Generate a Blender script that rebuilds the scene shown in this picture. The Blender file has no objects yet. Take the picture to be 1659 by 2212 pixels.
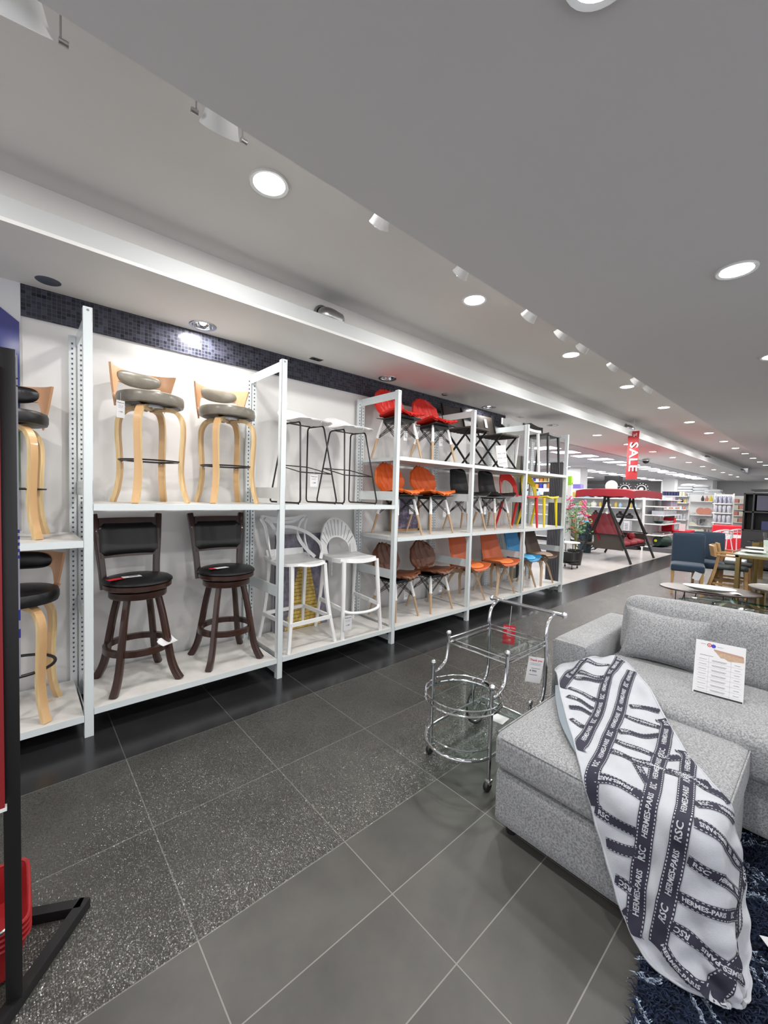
import bpy, bmesh, math, random
from mathutils import Vector, Matrix, Euler
PI = math.pi
ORD = ['first', 'second', 'third', 'fourth', 'fifth', 'sixth', 'seventh', 'eighth', 'ninth', 'tenth', 'eleventh', 'twelfth', 'thirteenth', 'fourteenth', 'fifteenth']
random.seed(7)
SC = bpy.context.scene
COL = SC.collection

# ------------------------------------------------------------------ camera
cam_data = bpy.data.cameras.new('camera'); cam = bpy.data.objects.new('camera', cam_data); COL.objects.link(cam)
cam_data.sensor_fit = 'VERTICAL'; cam_data.sensor_height = 36.0
cam_data.lens = 882.17 / 2212 * 36; cam_data.clip_start = 0.02; cam_data.clip_end = 200
_r, _u, _f = Vector((0.7442, -0.66735, 0.02859)), Vector((0.00844, 0.05219, 0.9986)), Vector((0.66791, 0.74292, -0.04448))
_m = Matrix((_r, _u, -_f)).transposed().to_4x4(); _m.translation = Vector((0, 0, 1.4947))
cam.matrix_world = _m
SC.camera = cam
# ------------------------------------------------------------------ world, exposure
w = bpy.data.worlds.new('world'); SC.world = w; w.use_nodes = True
w.node_tree.nodes['Background'].inputs[0].default_value = (0.92, 0.92, 0.97, 1)
w.node_tree.nodes['Background'].inputs[1].default_value = 1.1
SC.view_settings.view_transform = 'Standard'; SC.view_settings.look = 'None'
SC.view_settings.gamma = 1; SC.view_settings.use_curve_mapping = False
SC.view_settings.exposure = 0.52
SC.cycles.max_bounces = 12; SC.cycles.diffuse_bounces = 4; SC.cycles.glossy_bounces = 5
SC.cycles.transparent_max_bounces = 12; SC.cycles.transmission_bounces = 12
SC.cycles.caustics_reflective = False; SC.cycles.caustics_refractive = False
SC.cycles.sample_clamp_indirect = 4.0; SC.cycles.use_denoising = True
P_TRAY, P_MAIN, P_SOFFIT, P_PANEL, P_TRACK = 15, 16, 7, 17, 9      # lamp powers

# ------------------------------------------------------------------ materials
def mat(name, col, rough=.5, metal=0, noise=None, bump=None, coat=0, trans=0, ior=1.45, emit=0, spec=None, col2=None, sheen=0, alpha=1, mapping=None):
    m = bpy.data.materials.new(name); m.use_nodes = True; nt = m.node_tree; b = nt.nodes['Principled BSDF']
    c = (*col, 1); b.inputs['Base Color'].default_value = c; b.inputs['Roughness'].default_value = rough
    b.inputs['Metallic'].default_value = metal; b.inputs['Coat Weight'].default_value = coat
    b.inputs['Transmission Weight'].default_value = trans; b.inputs['IOR'].default_value = ior
    b.inputs['Sheen Weight'].default_value = sheen; b.inputs['Alpha'].default_value = alpha
    if spec is not None: b.inputs['Specular IOR Level'].default_value = spec
    if emit: b.inputs['Emission Color'].default_value = c; b.inputs['Emission Strength'].default_value = emit
    if noise or bump:
        tc = nt.nodes.new('ShaderNodeTexCoord'); src = tc.outputs['Object']
        if mapping:
            mp = nt.nodes.new('ShaderNodeMapping'); mp.inputs['Scale'].default_value = mapping
            nt.links.new(src, mp.inputs[0]); src = mp.outputs[0]
    if noise:
        n = nt.nodes.new('ShaderNodeTexNoise'); n.inputs['Scale'].default_value = noise[0]; n.inputs['Detail'].default_value = 5
        n.inputs['Roughness'].default_value = .6
        nt.links.new(src, n.inputs['Vector'])
        r = nt.nodes.new('ShaderNodeValToRGB'); r.color_ramp.elements[0].position = .5 - noise[1] if len(noise) > 1 else .3
        r.color_ramp.elements[1].position = .5 + noise[1] if len(noise) > 1 else .7
        r.color_ramp.elements[0].color = c; r.color_ramp.elements[1].color = (*(col2 or [x * .7 for x in col]), 1)
        nt.links.new(n.outputs['Fac'], r.inputs[0]); nt.links.new(r.outputs[0], b.inputs['Base Color'])
    if bump:
        n2 = nt.nodes.new('ShaderNodeTexNoise'); n2.inputs['Scale'].default_value = bump[0]; n2.inputs['Detail'].default_value = 3
        nt.links.new(src, n2.inputs['Vector'])
        bp = nt.nodes.new('ShaderNodeBump'); bp.inputs['Strength'].default_value = bump[1]; bp.inputs['Distance'].default_value = bump[2] if len(bump) > 2 else .002
        nt.links.new(n2.outputs['Fac'], bp.inputs['Height']); nt.links.new(bp.outputs[0], b.inputs['Normal'])
    return m
class NT:
    """small node helper"""
    def __init__(s, m): s.t = m.node_tree; s.b = s.t.nodes['Principled BSDF']
    def n(s, kind, **k):
        x = s.t.nodes.new('ShaderNode' + kind)
        for a, v in k.items(): setattr(x, a, v)
        return x
    def l(s, a, b): s.t.links.new(a, b)
    def math(s, op, a, b=None, c=None):
        x = s.n('Math', operation=op)
        for i, v in enumerate((a, b, c)):
            if v is None: continue
            if isinstance(v, (int, float)): x.inputs[i].default_value = v
            else: s.l(v, x.inputs[i])
        return x.outputs[0]
    def mix(s, f, a, b):
        x = s.n('Mix', data_type='RGBA')
        for i, v in ((0, f), (6, a), (7, b)):
            if isinstance(v, (int, float)): x.inputs[i].default_value = v
            elif isinstance(v, tuple): x.inputs[i].default_value = (*v, 1)
            else: s.l(v, x.inputs[i])
        return x.outputs[2]
    def noise(s, vec, sc, det=4, rough=.55):
        x = s.n('TexNoise'); x.inputs['Scale'].default_value = sc; x.inputs['Detail'].default_value = det; x.inputs['Roughness'].default_value = rough
        s.l(vec, x.inputs['Vector']); return x.outputs['Fac']
    def ramp(s, f, stops):
        x = s.n('ValToRGB'); e = x.color_ramp.elements
        while len(e) < len(stops): e.new(.5)
        for i, (p, c) in enumerate(stops): e[i].position = p; e[i].color = (*c, 1)
        s.l(f, x.inputs[0]); return x.outputs[0]
    def bump(s, h, st, dist=.002):
        x = s.n('Bump'); x.inputs['Strength'].default_value = st; x.inputs['Distance'].default_value = dist
        s.l(h, x.inputs['Height']); s.l(x.outputs[0], s.b.inputs['Normal'])

def tile_mat(name, c1, c2, grout, x0, y0, sx, sy, rough, gw=.005, ribs=False, cloud=3.0):
    m = mat(name, c1, rough); N = NT(m)
    geo = N.n('NewGeometry'); pos = geo.outputs['Position']; sep = N.n('SeparateXYZ'); N.l(pos, sep.inputs[0])
    def line(o, s0, ss):
        a = N.math('DIVIDE', N.math('SUBTRACT', o, s0), ss); fr = N.math('FRACT', a)
        d = N.math('MINIMUM', fr, N.math('SUBTRACT', 1.0, fr)); return N.math('LESS_THAN', d, gw / 2 / ss), N.math('FLOOR', a)
    lx, ix = line(sep.outputs[0], x0, sx); ly, iy = line(sep.outputs[1], y0, sy)
    g = N.math('MAXIMUM', lx, ly)
    cmb = N.n('CombineXYZ'); N.l(ix, cmb.inputs[0]); N.l(iy, cmb.inputs[1])
    wn = N.n('TexWhiteNoise'); N.l(cmb.outputs[0], wn.inputs[0])
    va = N.n('VectorMath', operation='ADD'); N.l(pos, va.inputs[0]); N.l(wn.outputs['Color'], va.inputs[1])
    f = N.noise(va.outputs[0], cloud, 6, .6)
    base = N.ramp(f, [(.3, c1), (.72, c2)])
    tint = N.math('MULTIPLY_ADD', wn.outputs['Value'], .12, .94)
    hs = N.n('HueSaturation'); N.l(tint, hs.inputs['Value']); N.l(base, hs.inputs['Color'])
    N.l(N.mix(g, hs.outputs[0], grout), N.b.inputs['Base Color'])
    if ribs:
        # fine rubbed ribs broken up into sparkling grains
        vo = N.n('TexVoronoi'); vo.inputs['Scale'].default_value = 270; N.l(pos, vo.inputs['Vector'])
        rib = N.math('SINE', N.math('MULTIPLY', sep.outputs[0], 2 * PI / .0075))
        c0 = N.n('VectorMath', operation='SUBTRACT'); N.l(vo.outputs['Color'], c0.inputs[0]); c0.inputs[1].default_value = (.5, .5, .5)
        c1_ = N.n('VectorMath', operation='MULTIPLY'); N.l(c0.outputs[0], c1_.inputs[0]); c1_.inputs[1].default_value = (.68, .68, 0)
        rb = N.n('CombineXYZ'); N.l(N.math('MULTIPLY', rib, .22), rb.inputs[0])
        c2_ = N.n('VectorMath', operation='ADD'); N.l(c1_.outputs[0], c2_.inputs[0]); N.l(rb.outputs[0], c2_.inputs[1])
        c3_ = N.n('VectorMath', operation='ADD'); N.l(c2_.outputs[0], c3_.inputs[0]); N.l(geo.outputs['Normal'], c3_.inputs[1])
        c4_ = N.n('VectorMath', operation='NORMALIZE'); N.l(c3_.outputs[0], c4_.inputs[0]); N.l(c4_.outputs[0], N.b.inputs['Normal'])
        rr = N.math('MULTIPLY_ADD', N.noise(pos, 130, 2), .30, rough - .22)
        N.l(rr, N.b.inputs['Roughness'])
    else:
        N.bump(N.math('MULTIPLY_ADD', g, -1.0, N.math('MULTIPLY', N.noise(pos, 60, 3), .15)), .35, .0015)
    return m

GX = .4324
MT = {}
MT['tile_rib'] = tile_mat('ribbed_grey_tile', (.042, .042, .039), (.064, .064, .058), (.13, .13, .12), GX, 2.54, .6, .6, .30, ribs=True)
MT['tile_rib'].node_tree.nodes['Principled BSDF'].inputs['IOR'].default_value = 1.65
MT['tile_smooth'] = tile_mat('smooth_grey_tile', (.054, .053, .049), (.092, .090, .084), (.20, .20, .185), GX, 1.34, .6, .3, .42, .004)
MT['tile_black'] = tile_mat('black_border_tile', (.012, .012, .013), (.020, .020, .022), (.06, .06, .065), GX, 2.54, .6, .6, .22)
MT['tile_light'] = tile_mat('pale_floor_tile', (.50, .47, .455), (.57, .54, .52), (.42, .40, .39), 6.5, 3.14, .6, .6, .22, .003)
MT['plaster'] = mat('white_plaster', (.80, .79, .77), .7, noise=(2.0, .4), col2=(.77, .76, .74))
MT['ceil'] = mat('ceiling_paint', (.74, .735, .74), .8, noise=(1.2, .4), col2=(.71, .705, .71))
MT['ceil_tray'] = mat('tray_ceiling_paint', (.78, .77, .75), .8)
MT['wallboard'] = mat('white_wall_board', (.71, .705, .69), .45, noise=(3.0, .3), col2=(.63, .625, .625), bump=(6, .15, .004))
MT['grille'] = mat('panel_ceiling', (.6, .6, .62), .8)
MT['greywall'] = mat('grey_back_wall', (.36, .36, .35), .8)
MT['shelf_white'] = mat('white_powder_coat', (.62, .67, .68), .28, coat=.3)
MT['board_white'] = mat('white_shelf_board', (.68, .67, .65), .4, noise=(7, .25), col2=(.56, .545, .52))
MT['white'] = mat('white_plastic', (.74, .75, .75), .35)
MT['shellwhite'] = mat('white_moulded_shell', (.78, .79, .79), .3)
MT['black'] = mat('black_plastic', (.012, .012, .013), .4)
MT['blackmetal'] = mat('black_metal', (.008, .008, .009), .42, bump=(200, .2, .0004))
MT['blackleather'] = mat('black_leather', (.007, .007, .008), .36, bump=(60, .25, .003))
MT['dark'] = mat('dark_hole', (.008, .008, .01), .6)
MT['slotdark'] = mat('slot_dark', (.08, .09, .12), .6)
MT['chrome'] = mat('chrome', (.72, .73, .75), .06, 1)
MT['steel'] = mat('satin_steel', (.45, .45, .45), .28, 1)
MT['gold'] = mat('antique_gold_metal', (.36, .27, .11), .25, 1)
MT['glass'] = mat('clear_glass', (.90, .97, .95), .02, trans=1, ior=1.25)
MT['glass_edge'] = mat('green_glass_edge', (.05, .25, .19), .1, trans=.6)
MT['darkwood'] = mat('espresso_wood', (.022, .009, .006), .3, noise=(9, .3), col2=(.045, .016, .010), mapping=(1, 1, .15), coat=.3)
MT['bentwood'] = mat('bent_beech_ply', (.62, .40, .20), .38, noise=(10, .3), col2=(.52, .31, .14), mapping=(1, 1, .12), coat=.2)
MT['bentedge'] = mat('ply_edge', (.72, .55, .30), .45, noise=(60, .2), col2=(.55, .38, .18), mapping=(1, 1, .1))
MT['plywood_pink'] = mat('beech_veneer', (.58, .33, .19), .35, noise=(8, .3), col2=(.50, .27, .14), mapping=(.2, 1, 1))
MT['beech'] = mat('pale_beech', (.50, .36, .23), .45, noise=(14, .3), col2=(.38, .25, .15), mapping=(1, 1, .12))
MT['oak'] = mat('honey_oak', (.50, .31, .13), .45, noise=(12, .3), col2=(.38, .21, .08), mapping=(.3, 1, 1))
MT['tauleather'] = mat('taupe_leather', (.22, .20, .165), .28, noise=(14, .3), col2=(.15, .137, .112), bump=(80, .2, .002))
def fabric(name, a, b, sc=260): return mat(name, a, .95, noise=(sc, .11), col2=b, bump=(420, .35, .0012), sheen=.2)
MT['grey_fabric'] = fabric('heather_grey_fabric', (.33, .34, .35), (.155, .16, .17), 150)
MT['redleather'] = mat('red_leatherette', (.52, .016, .010), .42)
MT['orangeleather'] = mat('orange_leatherette', (.66, .125, .018), .45)
MT['brownleather'] = mat('brown_leatherette', (.125, .042, .018), .38)
MT['orangeshell'] = mat('terracotta_shell', (.50, .115, .035), .4)
MT['blueshell'] = mat('blue_shell', (.03, .22, .42), .4)
MT['brownshell'] = mat('dark_brown_shell', (.06, .035, .022), .5)
MT['orangepad'] = mat('orange_seat_pad', (.72, .20, .05), .5)
MT['bluepad'] = mat('blue_seat_pad', (.09, .40, .68), .5)
MT['brownpad'] = mat('tan_seat_pad', (.26, .155, .085), .5)
MT['redplastic'] = mat('red_plastic', (.62, .02, .02), .32)
MT['yellowplastic'] = mat('yellow_plastic', (.72, .58, .02), .32)
MT['charplastic'] = mat('charcoal_plastic', (.03, .03, .032), .4)
MT['rattan'] = mat('brown_rattan', (.055, .045, .038), .6, bump=(120, .8, .004))
MT['bluefabric'] = fabric('blue_chair_fabric', (.026, .048, .08), (.018, .034, .06))
MT['maroon'] = mat('crimson_cushion', (.23, .008, .018), .65)
MT['crimson'] = mat('crimson_canvas', (.26, .009, .018), .6)
MT['red'] = mat('red_cloth', (.62, .01, .03), .6)
MT['basketred'] = mat('red_basket_plastic', (.27, .012, .014), .35)
MT['paper'] = mat('white_paper', (.64, .645, .66), .6)
MT['ink'] = mat('black_ink', (.02, .02, .025), .6)
MT['greyink'] = mat('grey_ink', (.2, .2, .22), .6)
MT['redink'] = mat('red_ink', (.55, .02, .03), .6)
MT['blueink'] = mat('blue_ink', (.04, .05, .4), .6)
MT['tagred'] = mat('red_tag_card', (.58, .015, .03), .45)
MT['navy'] = mat('navy_print', (.022, .022, .040), .85)
MT['blanket'] = mat('white_plush', (.43, .45, .49), .9, noise=(9, .25), col2=(.35, .37, .41), bump=(300, .4, .002), sheen=.4)
MT['blanketback'] = mat('blue_grey_plush', (.19, .225, .255), .95, bump=(200, .5, .004))
MT['darktable'] = mat('walnut_table_top', (.062, .046, .042), .35, noise=(6, .3), col2=(.088, .066, .06), mapping=(.3, 1.5, 1))
MT['ceramic'] = mat('white_ceramic', (.74, .74, .68), .25)
MT['leaf'] = mat('green_leaf', (.05, .16, .04), .5, noise=(20, .3), col2=(.12, .26, .08))
MT['pink'] = mat('pink_petal', (.75, .05, .2), .6, noise=(30, .3), col2=(.85, .22, .4))
MT['coral'] = mat('coral_petal', (.75, .2, .16), .6)
MT['stem'] = mat('green_stem', (.18, .22, .06), .6)
MT['greycol'] = mat('grey_column_panel', (.10, .10, .11), .45)
MT['lamp'] = mat('lit_lamp_face', (1, 1, 1), .5, emit=14)
MT['lamp_far'] = mat('lit_panel_face', (.93, .95, 1), .5, emit=5)
MT['spotglow'] = mat('spot_lamp_glow', (1, .95, .88), .5, emit=9)
MT['darkcab'] = mat('charcoal_cabinet', (.035, .034, .036), .4)
MT['navybox'] = mat('navy_print_box', (.03, .035, .10), .5)
MT['clearplastic'] = mat('clear_acrylic', (.9, .92, .93), .05, trans=.9, ior=1.2)
def thin_glass(name, tint, boost=1.0):
    m = mat(name, tint, .02); t_ = m.node_tree; out = t_.nodes['Material Output']
    tr = t_.nodes.new('ShaderNodeBsdfTransparent'); tr.inputs[0].default_value = (*tint, 1)
    gl = t_.nodes.new('ShaderNodeBsdfGlossy'); gl.inputs['Roughness'].default_value = .02
    fr = t_.nodes.new('ShaderNodeFresnel'); fr.inputs[0].default_value = 1.45
    mx = t_.nodes.new('ShaderNodeMixShader'); ge = t_.nodes.new('ShaderNodeNewGeometry'); mm_ = t_.nodes.new('ShaderNodeMath'); mm_.operation = 'SUBTRACT'; mm_.use_clamp = True; t_.links.new(fr.outputs[0], mm_.inputs[0]); t_.links.new(ge.outputs['Backfacing'], mm_.inputs[1]); t_.links.new(mm_.outputs[0], mx.inputs[0]); t_.links.new(tr.outputs[0], mx.inputs[1]); t_.links.new(gl.outputs[0], mx.inputs[2]); t_.links.new(mx.outputs[0], out.inputs[0])
    return m
MT['glass'] = thin_glass('clear_glass_sheet', (.93, .975, .96)); MT['clearplastic'] = thin_glass('clear_acrylic_sheet', (.95, .96, .97)); MT['glass_edge'] = thin_glass('green_glass_rim', (.25, .55, .48))
MT['lip'] = mat('soffit_lip_paint', (.56, .58, .58), .6)
def col(name, c, r=.5, **k):
    if name not in MT: MT[name] = mat(name, c, r, **k)
    return MT[name]

# ------------------------------------------------------------------ mesh builder
def rotm(e): return Euler(e).to_matrix() if e is not None and not isinstance(e, Matrix) else (e or Matrix.Identity(3))
class M:
    def __init__(s): s.v = []; s.f = []; s.mi = []; s.sm = []
    def add(s, vs, fs, mi=0, smooth=False):
        o = len(s.v); s.v += [tuple(p) for p in vs]
        for f in fs: s.f.append(tuple(o + i for i in f)); s.mi.append(mi); s.sm.append(smooth)
        return s
    def box(s, c, d, rot=None, mi=0, bev=0, seg=2):
        R = rotm(rot); c = Vector(c)
        if bev:
            bm = bmesh.new(); bmesh.ops.create_cube(bm, size=1)
            for v in bm.verts: v.co = Vector((v.co.x * d[0], v.co.y * d[1], v.co.z * d[2]))
            bmesh.ops.bevel(bm, geom=bm.edges[:], offset=min(bev, min(d) * .49), segments=seg, affect='EDGES', profile=.5)
            bm.verts.index_update()
            s.add([c + R @ v.co for v in bm.verts], [[v.index for v in f.verts] for f in bm.faces], mi, True); bm.free(); return s
        x, y, z = [k / 2 for k in d]
        P = [(-x,-y,-z),(x,-y,-z),(x,y,-z),(-x,y,-z),(-x,-y,z),(x,-y,z),(x,y,z),(-x,y,z)]
        return s.add([c + R @ Vector(p) for p in P], [(0,3,2,1),(4,5,6,7),(0,1,5,4),(1,2,6,5),(2,3,7,6),(3,0,4,7)], mi)
    def bx(s, x0, x1, y0, y1, z0, z1, mi=0, bev=0):
        return s.box(((x0+x1)/2, (y0+y1)/2, (z0+z1)/2), (abs(x1-x0), abs(y1-y0), abs(z1-z0)), None, mi, bev)
    def sweep(s, pts, sec, closed=False, up=None, scale=None, mi=0, smooth=True, caps=True):
        """sec: list of 2D points in (side, up) frame"""
        P = [Vector(p) for p in pts]; n = len(P); k = len(sec); rings = []; nrm = None
        for i in range(n):
            a = P[(i-1) % n] if (closed or i > 0) else P[i]; b = P[(i+1) % n] if (closed or i < n-1) else P[i]
            t = (b - a).normalized() if (b-a).length > 1e-9 else Vector((0,0,1))
            if up is not None:
                u = Vector(up) if not callable(up) else Vector(up(i / max(1, n-1)))
                sd = t.cross(u)
                if sd.length < 1e-4: sd = t.orthogonal()
                sd.normalize(); uu = sd.cross(t)
            else:
                if nrm is None: nrm = t.orthogonal().normalized()
                nrm = (nrm - t * nrm.dot(t)); nrm = nrm.normalized() if nrm.length > 1e-6 else t.orthogonal().normalized()
                sd = nrm; uu = t.cross(sd)
            q = scale[i] if isinstance(scale, (list, tuple)) else (scale(i / max(1, n-1)) if callable(scale) else 1)
            rings.append([P[i] + sd * (a_ * q) + uu * (b_ * q) for a_, b_ in sec])
        vs = [p for r in rings for p in r]; fs = []
        for i in range(n if closed else n-1):
            j = (i+1) % n
            for m_ in range(k): fs.append((i*k+m_, i*k+(m_+1) % k, j*k+(m_+1) % k, j*k+m_))
        if caps and not closed: fs.append(tuple(range(k))[::-1]); fs.append(tuple((n-1)*k + m_ for m_ in range(k)))
        return s.add(vs, fs, mi, smooth)
    def tube(s, pts, r, n=8, closed=False, mi=0):
        sec = [(math.cos(2*PI*i/n), math.sin(2*PI*i/n)) for i in range(n)]
        sc = r if isinstance(r, (list, tuple)) else [r] * len(pts)
        return s.sweep(pts, sec, closed, None, list(sc), mi)
    def bar(s, pts, w_, h_, up=(0,0,1), closed=False, mi=0, scale=None):
        return s.sweep(pts, [(-w_/2,-h_/2),(w_/2,-h_/2),(w_/2,h_/2),(-w_/2,h_/2)], closed, up, scale, mi, False)
    def lathe(s, prof, n=28, c=(0,0,0), mi=0, rot=None, smooth=True):
        R = rotm(rot); c = Vector(c); vs = []; fs = []; k = len(prof)
        for i in range(n):
            a = 2*PI*i/n
            vs += [c + R @ Vector((r*math.cos(a), r*math.sin(a), z)) for r, z in prof]
        for i in range(n):
            j = (i+1) % n
            for m_ in range(k-1):
                fs.append((i*k+m_, j*k+m_, j*k+m_+1, i*k+m_+1))
        return s.add(vs, fs, mi, smooth)
    def disc(s, c, r, n=24, rot=None, mi=0, flip=False):
        R = rotm(rot); c = Vector(c)
        vs = [c + R @ Vector((r*math.cos(2*PI*i/n), r*math.sin(2*PI*i/n), 0)) for i in range(n)]
        return s.add(vs, [tuple(range(n))[::-1] if flip else tuple(range(n))], mi)
    def ball(s, c, r, n=10, mi=0, sc=(1,1,1), rot=None):
        R = rotm(rot)
        m_ = max(4, n//2+1); pr = [(math.sin(PI*i/m_), -math.cos(PI*i/m_)) for i in range(m_+1)]
        c = Vector(c); vs = []; fs = []; k = len(pr)
        for i in range(n):
            a = 2*PI*i/n; vs += [c + R @ Vector((p*math.cos(a)*r*sc[0], p*math.sin(a)*r*sc[1], z*r*sc[2])) for p, z in pr]
        for i in range(n):
            j = (i+1) % n
            for q in range(k-1): fs.append((i*k+q, j*k+q, j*k+q+1, i*k+q+1))
        return s.add(vs, fs, mi, True)
    def surf(s, fn, nu, nv, thick=0, mi=0, keep=None, smooth=True, mi2=None):
        """sheet fn(u,v); thick>0 makes a solid shell. keep(u,v) drops cells"""
        P = [[Vector(fn(i/nu, j/nv)) for j in range(nv+1)] for i in range(nu+1)]
        K = [[keep is None or keep((i+.5)/nu, (j+.5)/nv) for j in range(nv)] for i in range(nu)]
        idx = lambda i, j: i*(nv+1)+j
        top = [P[i][j] for i in range(nu+1) for j in range(nv+1)]
        fs = [(idx(i,j), idx(i+1,j), idx(i+1,j+1), idx(i,j+1)) for i in range(nu) for j in range(nv) if K[i][j]]
        if not thick: return s.add(top, fs, mi, smooth)
        bot = []
        for i in range(nu+1):
            for j in range(nv+1):
                a = P[min(i+1,nu)][j]-P[max(i-1,0)][j]; b = P[i][min(j+1,nv)]-P[i][max(j-1,0)]
                nn = a.cross(b); nn = nn.normalized() if nn.length > 1e-9 else Vector((0,0,1)); bot.append(P[i][j]-nn*thick)
        N_ = len(top); s.add(top + bot, [], mi)
        o = len(s.v) - 2*N_
        def put(f, m_): s.f.append(tuple(o+q for q in f)); s.mi.append(m_); s.sm.append(smooth)
        for f in fs: put(f, mi); put(tuple(N_+q for q in f[::-1]), mi if mi2 is None else mi2)
        g = lambda i, j: 0 <= i < nu and 0 <= j < nv and K[i][j]
        for i in range(nu):
            for j in range(nv):
                if not K[i][j]: continue
                for di, dj, (a, b) in ((-1,0,((i,j+1),(i,j))),(1,0,((i+1,j),(i+1,j+1))),(0,-1,((i,j),(i+1,j))),(0,1,((i+1,j+1),(i,j+1)))):
                    if not g(i+di, j+dj):
                        A, B = idx(*a), idx(*b); put((B, A, N_+A, N_+B), mi if mi2 is None else mi2)
        return s
    def xf(s, mx, i0=0):
        for i in range(i0, len(s.v)): s.v[i] = tuple(mx @ Vector(s.v[i]))
        return s
    def build(s, name, mats, parent=None, sub=0):
        me = bpy.data.meshes.new(name); me.from_pydata(s.v, [], s.f)
        for m_ in (mats if isinstance(mats, (list, tuple)) else [mats]): me.materials.append(MT[m_] if isinstance(m_, str) else m_)
        me.polygons.foreach_set('material_index', s.mi); me.polygons.foreach_set('use_smooth', s.sm); me.validate(); me.update()
        if any(s.sm):
            try: me.set_sharp_from_angle(angle=math.radians(42))
            except Exception: pass
        o = bpy.data.objects.new(name, me); COL.objects.link(o)
        if parent: o.parent = parent
        if sub: md = o.modifiers.new('s', 'SUBSURF'); md.levels = sub; md.render_levels = sub
        return o

def thing(name, label, cat, loc=(0,0,0), rotz=0, group=None):
    o = bpy.data.objects.new(name, None); COL.objects.link(o); o.empty_display_size = .1
    o.location = loc; o.rotation_euler = (0, 0, rotz); o['label'] = label; o['category'] = cat
    if group: o['group'] = group
    return o
def tag(o, label, cat, group=None, loc=None, rotz=None):
    o['label'] = label; o['category'] = cat
    if group: o['group'] = group
    if loc is not None: o.location = loc
    if rotz is not None: o.rotation_euler = (0, 0, rotz)
    return o
def dup(root, loc, rotz=None, label=None, group=None, rot=None):
    def cp(o, par):
        c = o.copy(); COL.objects.link(c); c.parent = par
        if par is not None: c.matrix_parent_inverse = o.matrix_parent_inverse.copy()
        for ch in o.children: cp(ch, c)
        return c
    r = cp(root, None); r.location = loc
    if rotz is not None: r.rotation_euler = (0, 0, rotz)
    if rot is not None: r.rotation_euler = rot
    if label: r['label'] = label
    if group: r['group'] = group
    return r
def struct(m_, name, mats): o = m_.build(name, mats); o['kind'] = 'structure'; return o
def text_bm(txt, size, extr=.0004, align='CENTER', bold=0, spacing=1.0):
    c = bpy.data.curves.new('lettering', 'FONT'); c.body = txt; c.size = size; c.extrude = extr; c.align_x = align; c.align_y = 'CENTER'
    c.resolution_u = 2; c.offset = bold; c.space_character = spacing
    o = bpy.data.objects.new('lettering', c); COL.objects.link(o)
    dg = bpy.context.evaluated_depsgraph_get(); me = bpy.data.meshes.new_from_object(o.evaluated_get(dg))
    V = [v.co.copy() for v in me.vertices]; F = [tuple(p.vertices) for p in me.polygons]
    bpy.data.objects.remove(o); bpy.data.curves.remove(c); bpy.data.meshes.remove(me)
    return V, F
def add_text(m_, txt, size, mx, mi=0, **k):
    V, F = text_bm(txt, size, **k); m_.add([mx @ v for v in V], F, mi); return m_
def frame(o, x, y):
    """matrix with local x along x, local y along y, z the normal"""
    x = Vector(x).normalized(); y = Vector(y).normalized(); z = x.cross(y)
    m_ = Matrix((x, y, z)).transposed().to_4x4(); m_.translation = Vector(o); return m_
def bez(pts, n=10):
    """Catmull-Rom through points"""
    P = [Vector(p) for p in pts]; out = []
    for i in range(len(P)-1):
        p0 = P[max(i-1,0)]; p1 = P[i]; p2 = P[i+1]; p3 = P[min(i+2,len(P)-1)]
        for j in range(n):
            t = j/n; out.append(.5*((2*p1)+(-p0+p2)*t+(2*p0-5*p1+4*p2-p3)*t*t+(-p0+3*p1-3*p2+p3)*t**3))
    out.append(P[-1]); return out
def lamp(name, kind, loc, power, parent=None, size=.16, rot=(0,0,0), color=(1,.97,.93), spot=None, blend=.6):
    l = bpy.data.lights.new(name, kind); l.energy = power; l.color = color
    if kind == 'AREA': l.shape = 'DISK'; l.size = size
    if kind == 'SPOT': l.spot_size = spot; l.spot_blend = blend; l.shadow_soft_size = size
    o = bpy.data.objects.new(name, l); COL.objects.link(o); o.location = loc; o.rotation_euler = rot
    if parent: o.parent = parent
    return o

# ------------------------------------------------------------------ room shell
XA, XE, YB, YL = -4.0, 30.0, -5.0, 16.0           # left end, far end, behind, light hall depth
ZC, ZT, YW, XW = 2.77, 3.09, 3.57, 5.7
FY = 2.907                                          # front line of the shelving
fl = M()
fl.add([(XA,YB,0),(XE,YB,0),(XE,1.34,0),(XA,1.34,0)], [(0,1,2,3)], 0)
fl.add([(XA,1.34,0),(XE,1.34,0),(XE,2.54,0),(XA,2.54,0)], [(0,1,2,3)], 1)
fl.add([(XA,2.54,0),(XE,2.54,0),(XE,3.14,0),(XA,3.14,0)], [(0,1,2,3)], 2)
fl.add([(XA,3.14,0),(6.55,3.14,0),(6.55,YW,0),(XA,YW,0)], [(0,1,2,3)], 2)
fl.add([(6.55,3.14,0),(XE,3.14,0),(XE,YL,0),(6.55,YL,0)], [(0,1,2,3)], 3)
struct(fl, 'floor', ['tile_smooth', 'tile_rib', 'tile_black', 'tile_light'])
struct(M().bx(XA, XW, YW, YW+.12, 0, ZC), 'wall_left', 'wallboard')
struct(M().bx(XW-.01, XW+.11, YW+.12, YL, 0, ZC), 'wall_partition', 'plaster')
struct(M().bx(XE, XE+.1, YB, YL, 0, ZT), 'wall_far', 'greywall')
struct(M().bx(XW, XE, YL, YL+.1, 0, ZC), 'wall_hall', 'plaster')
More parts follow.
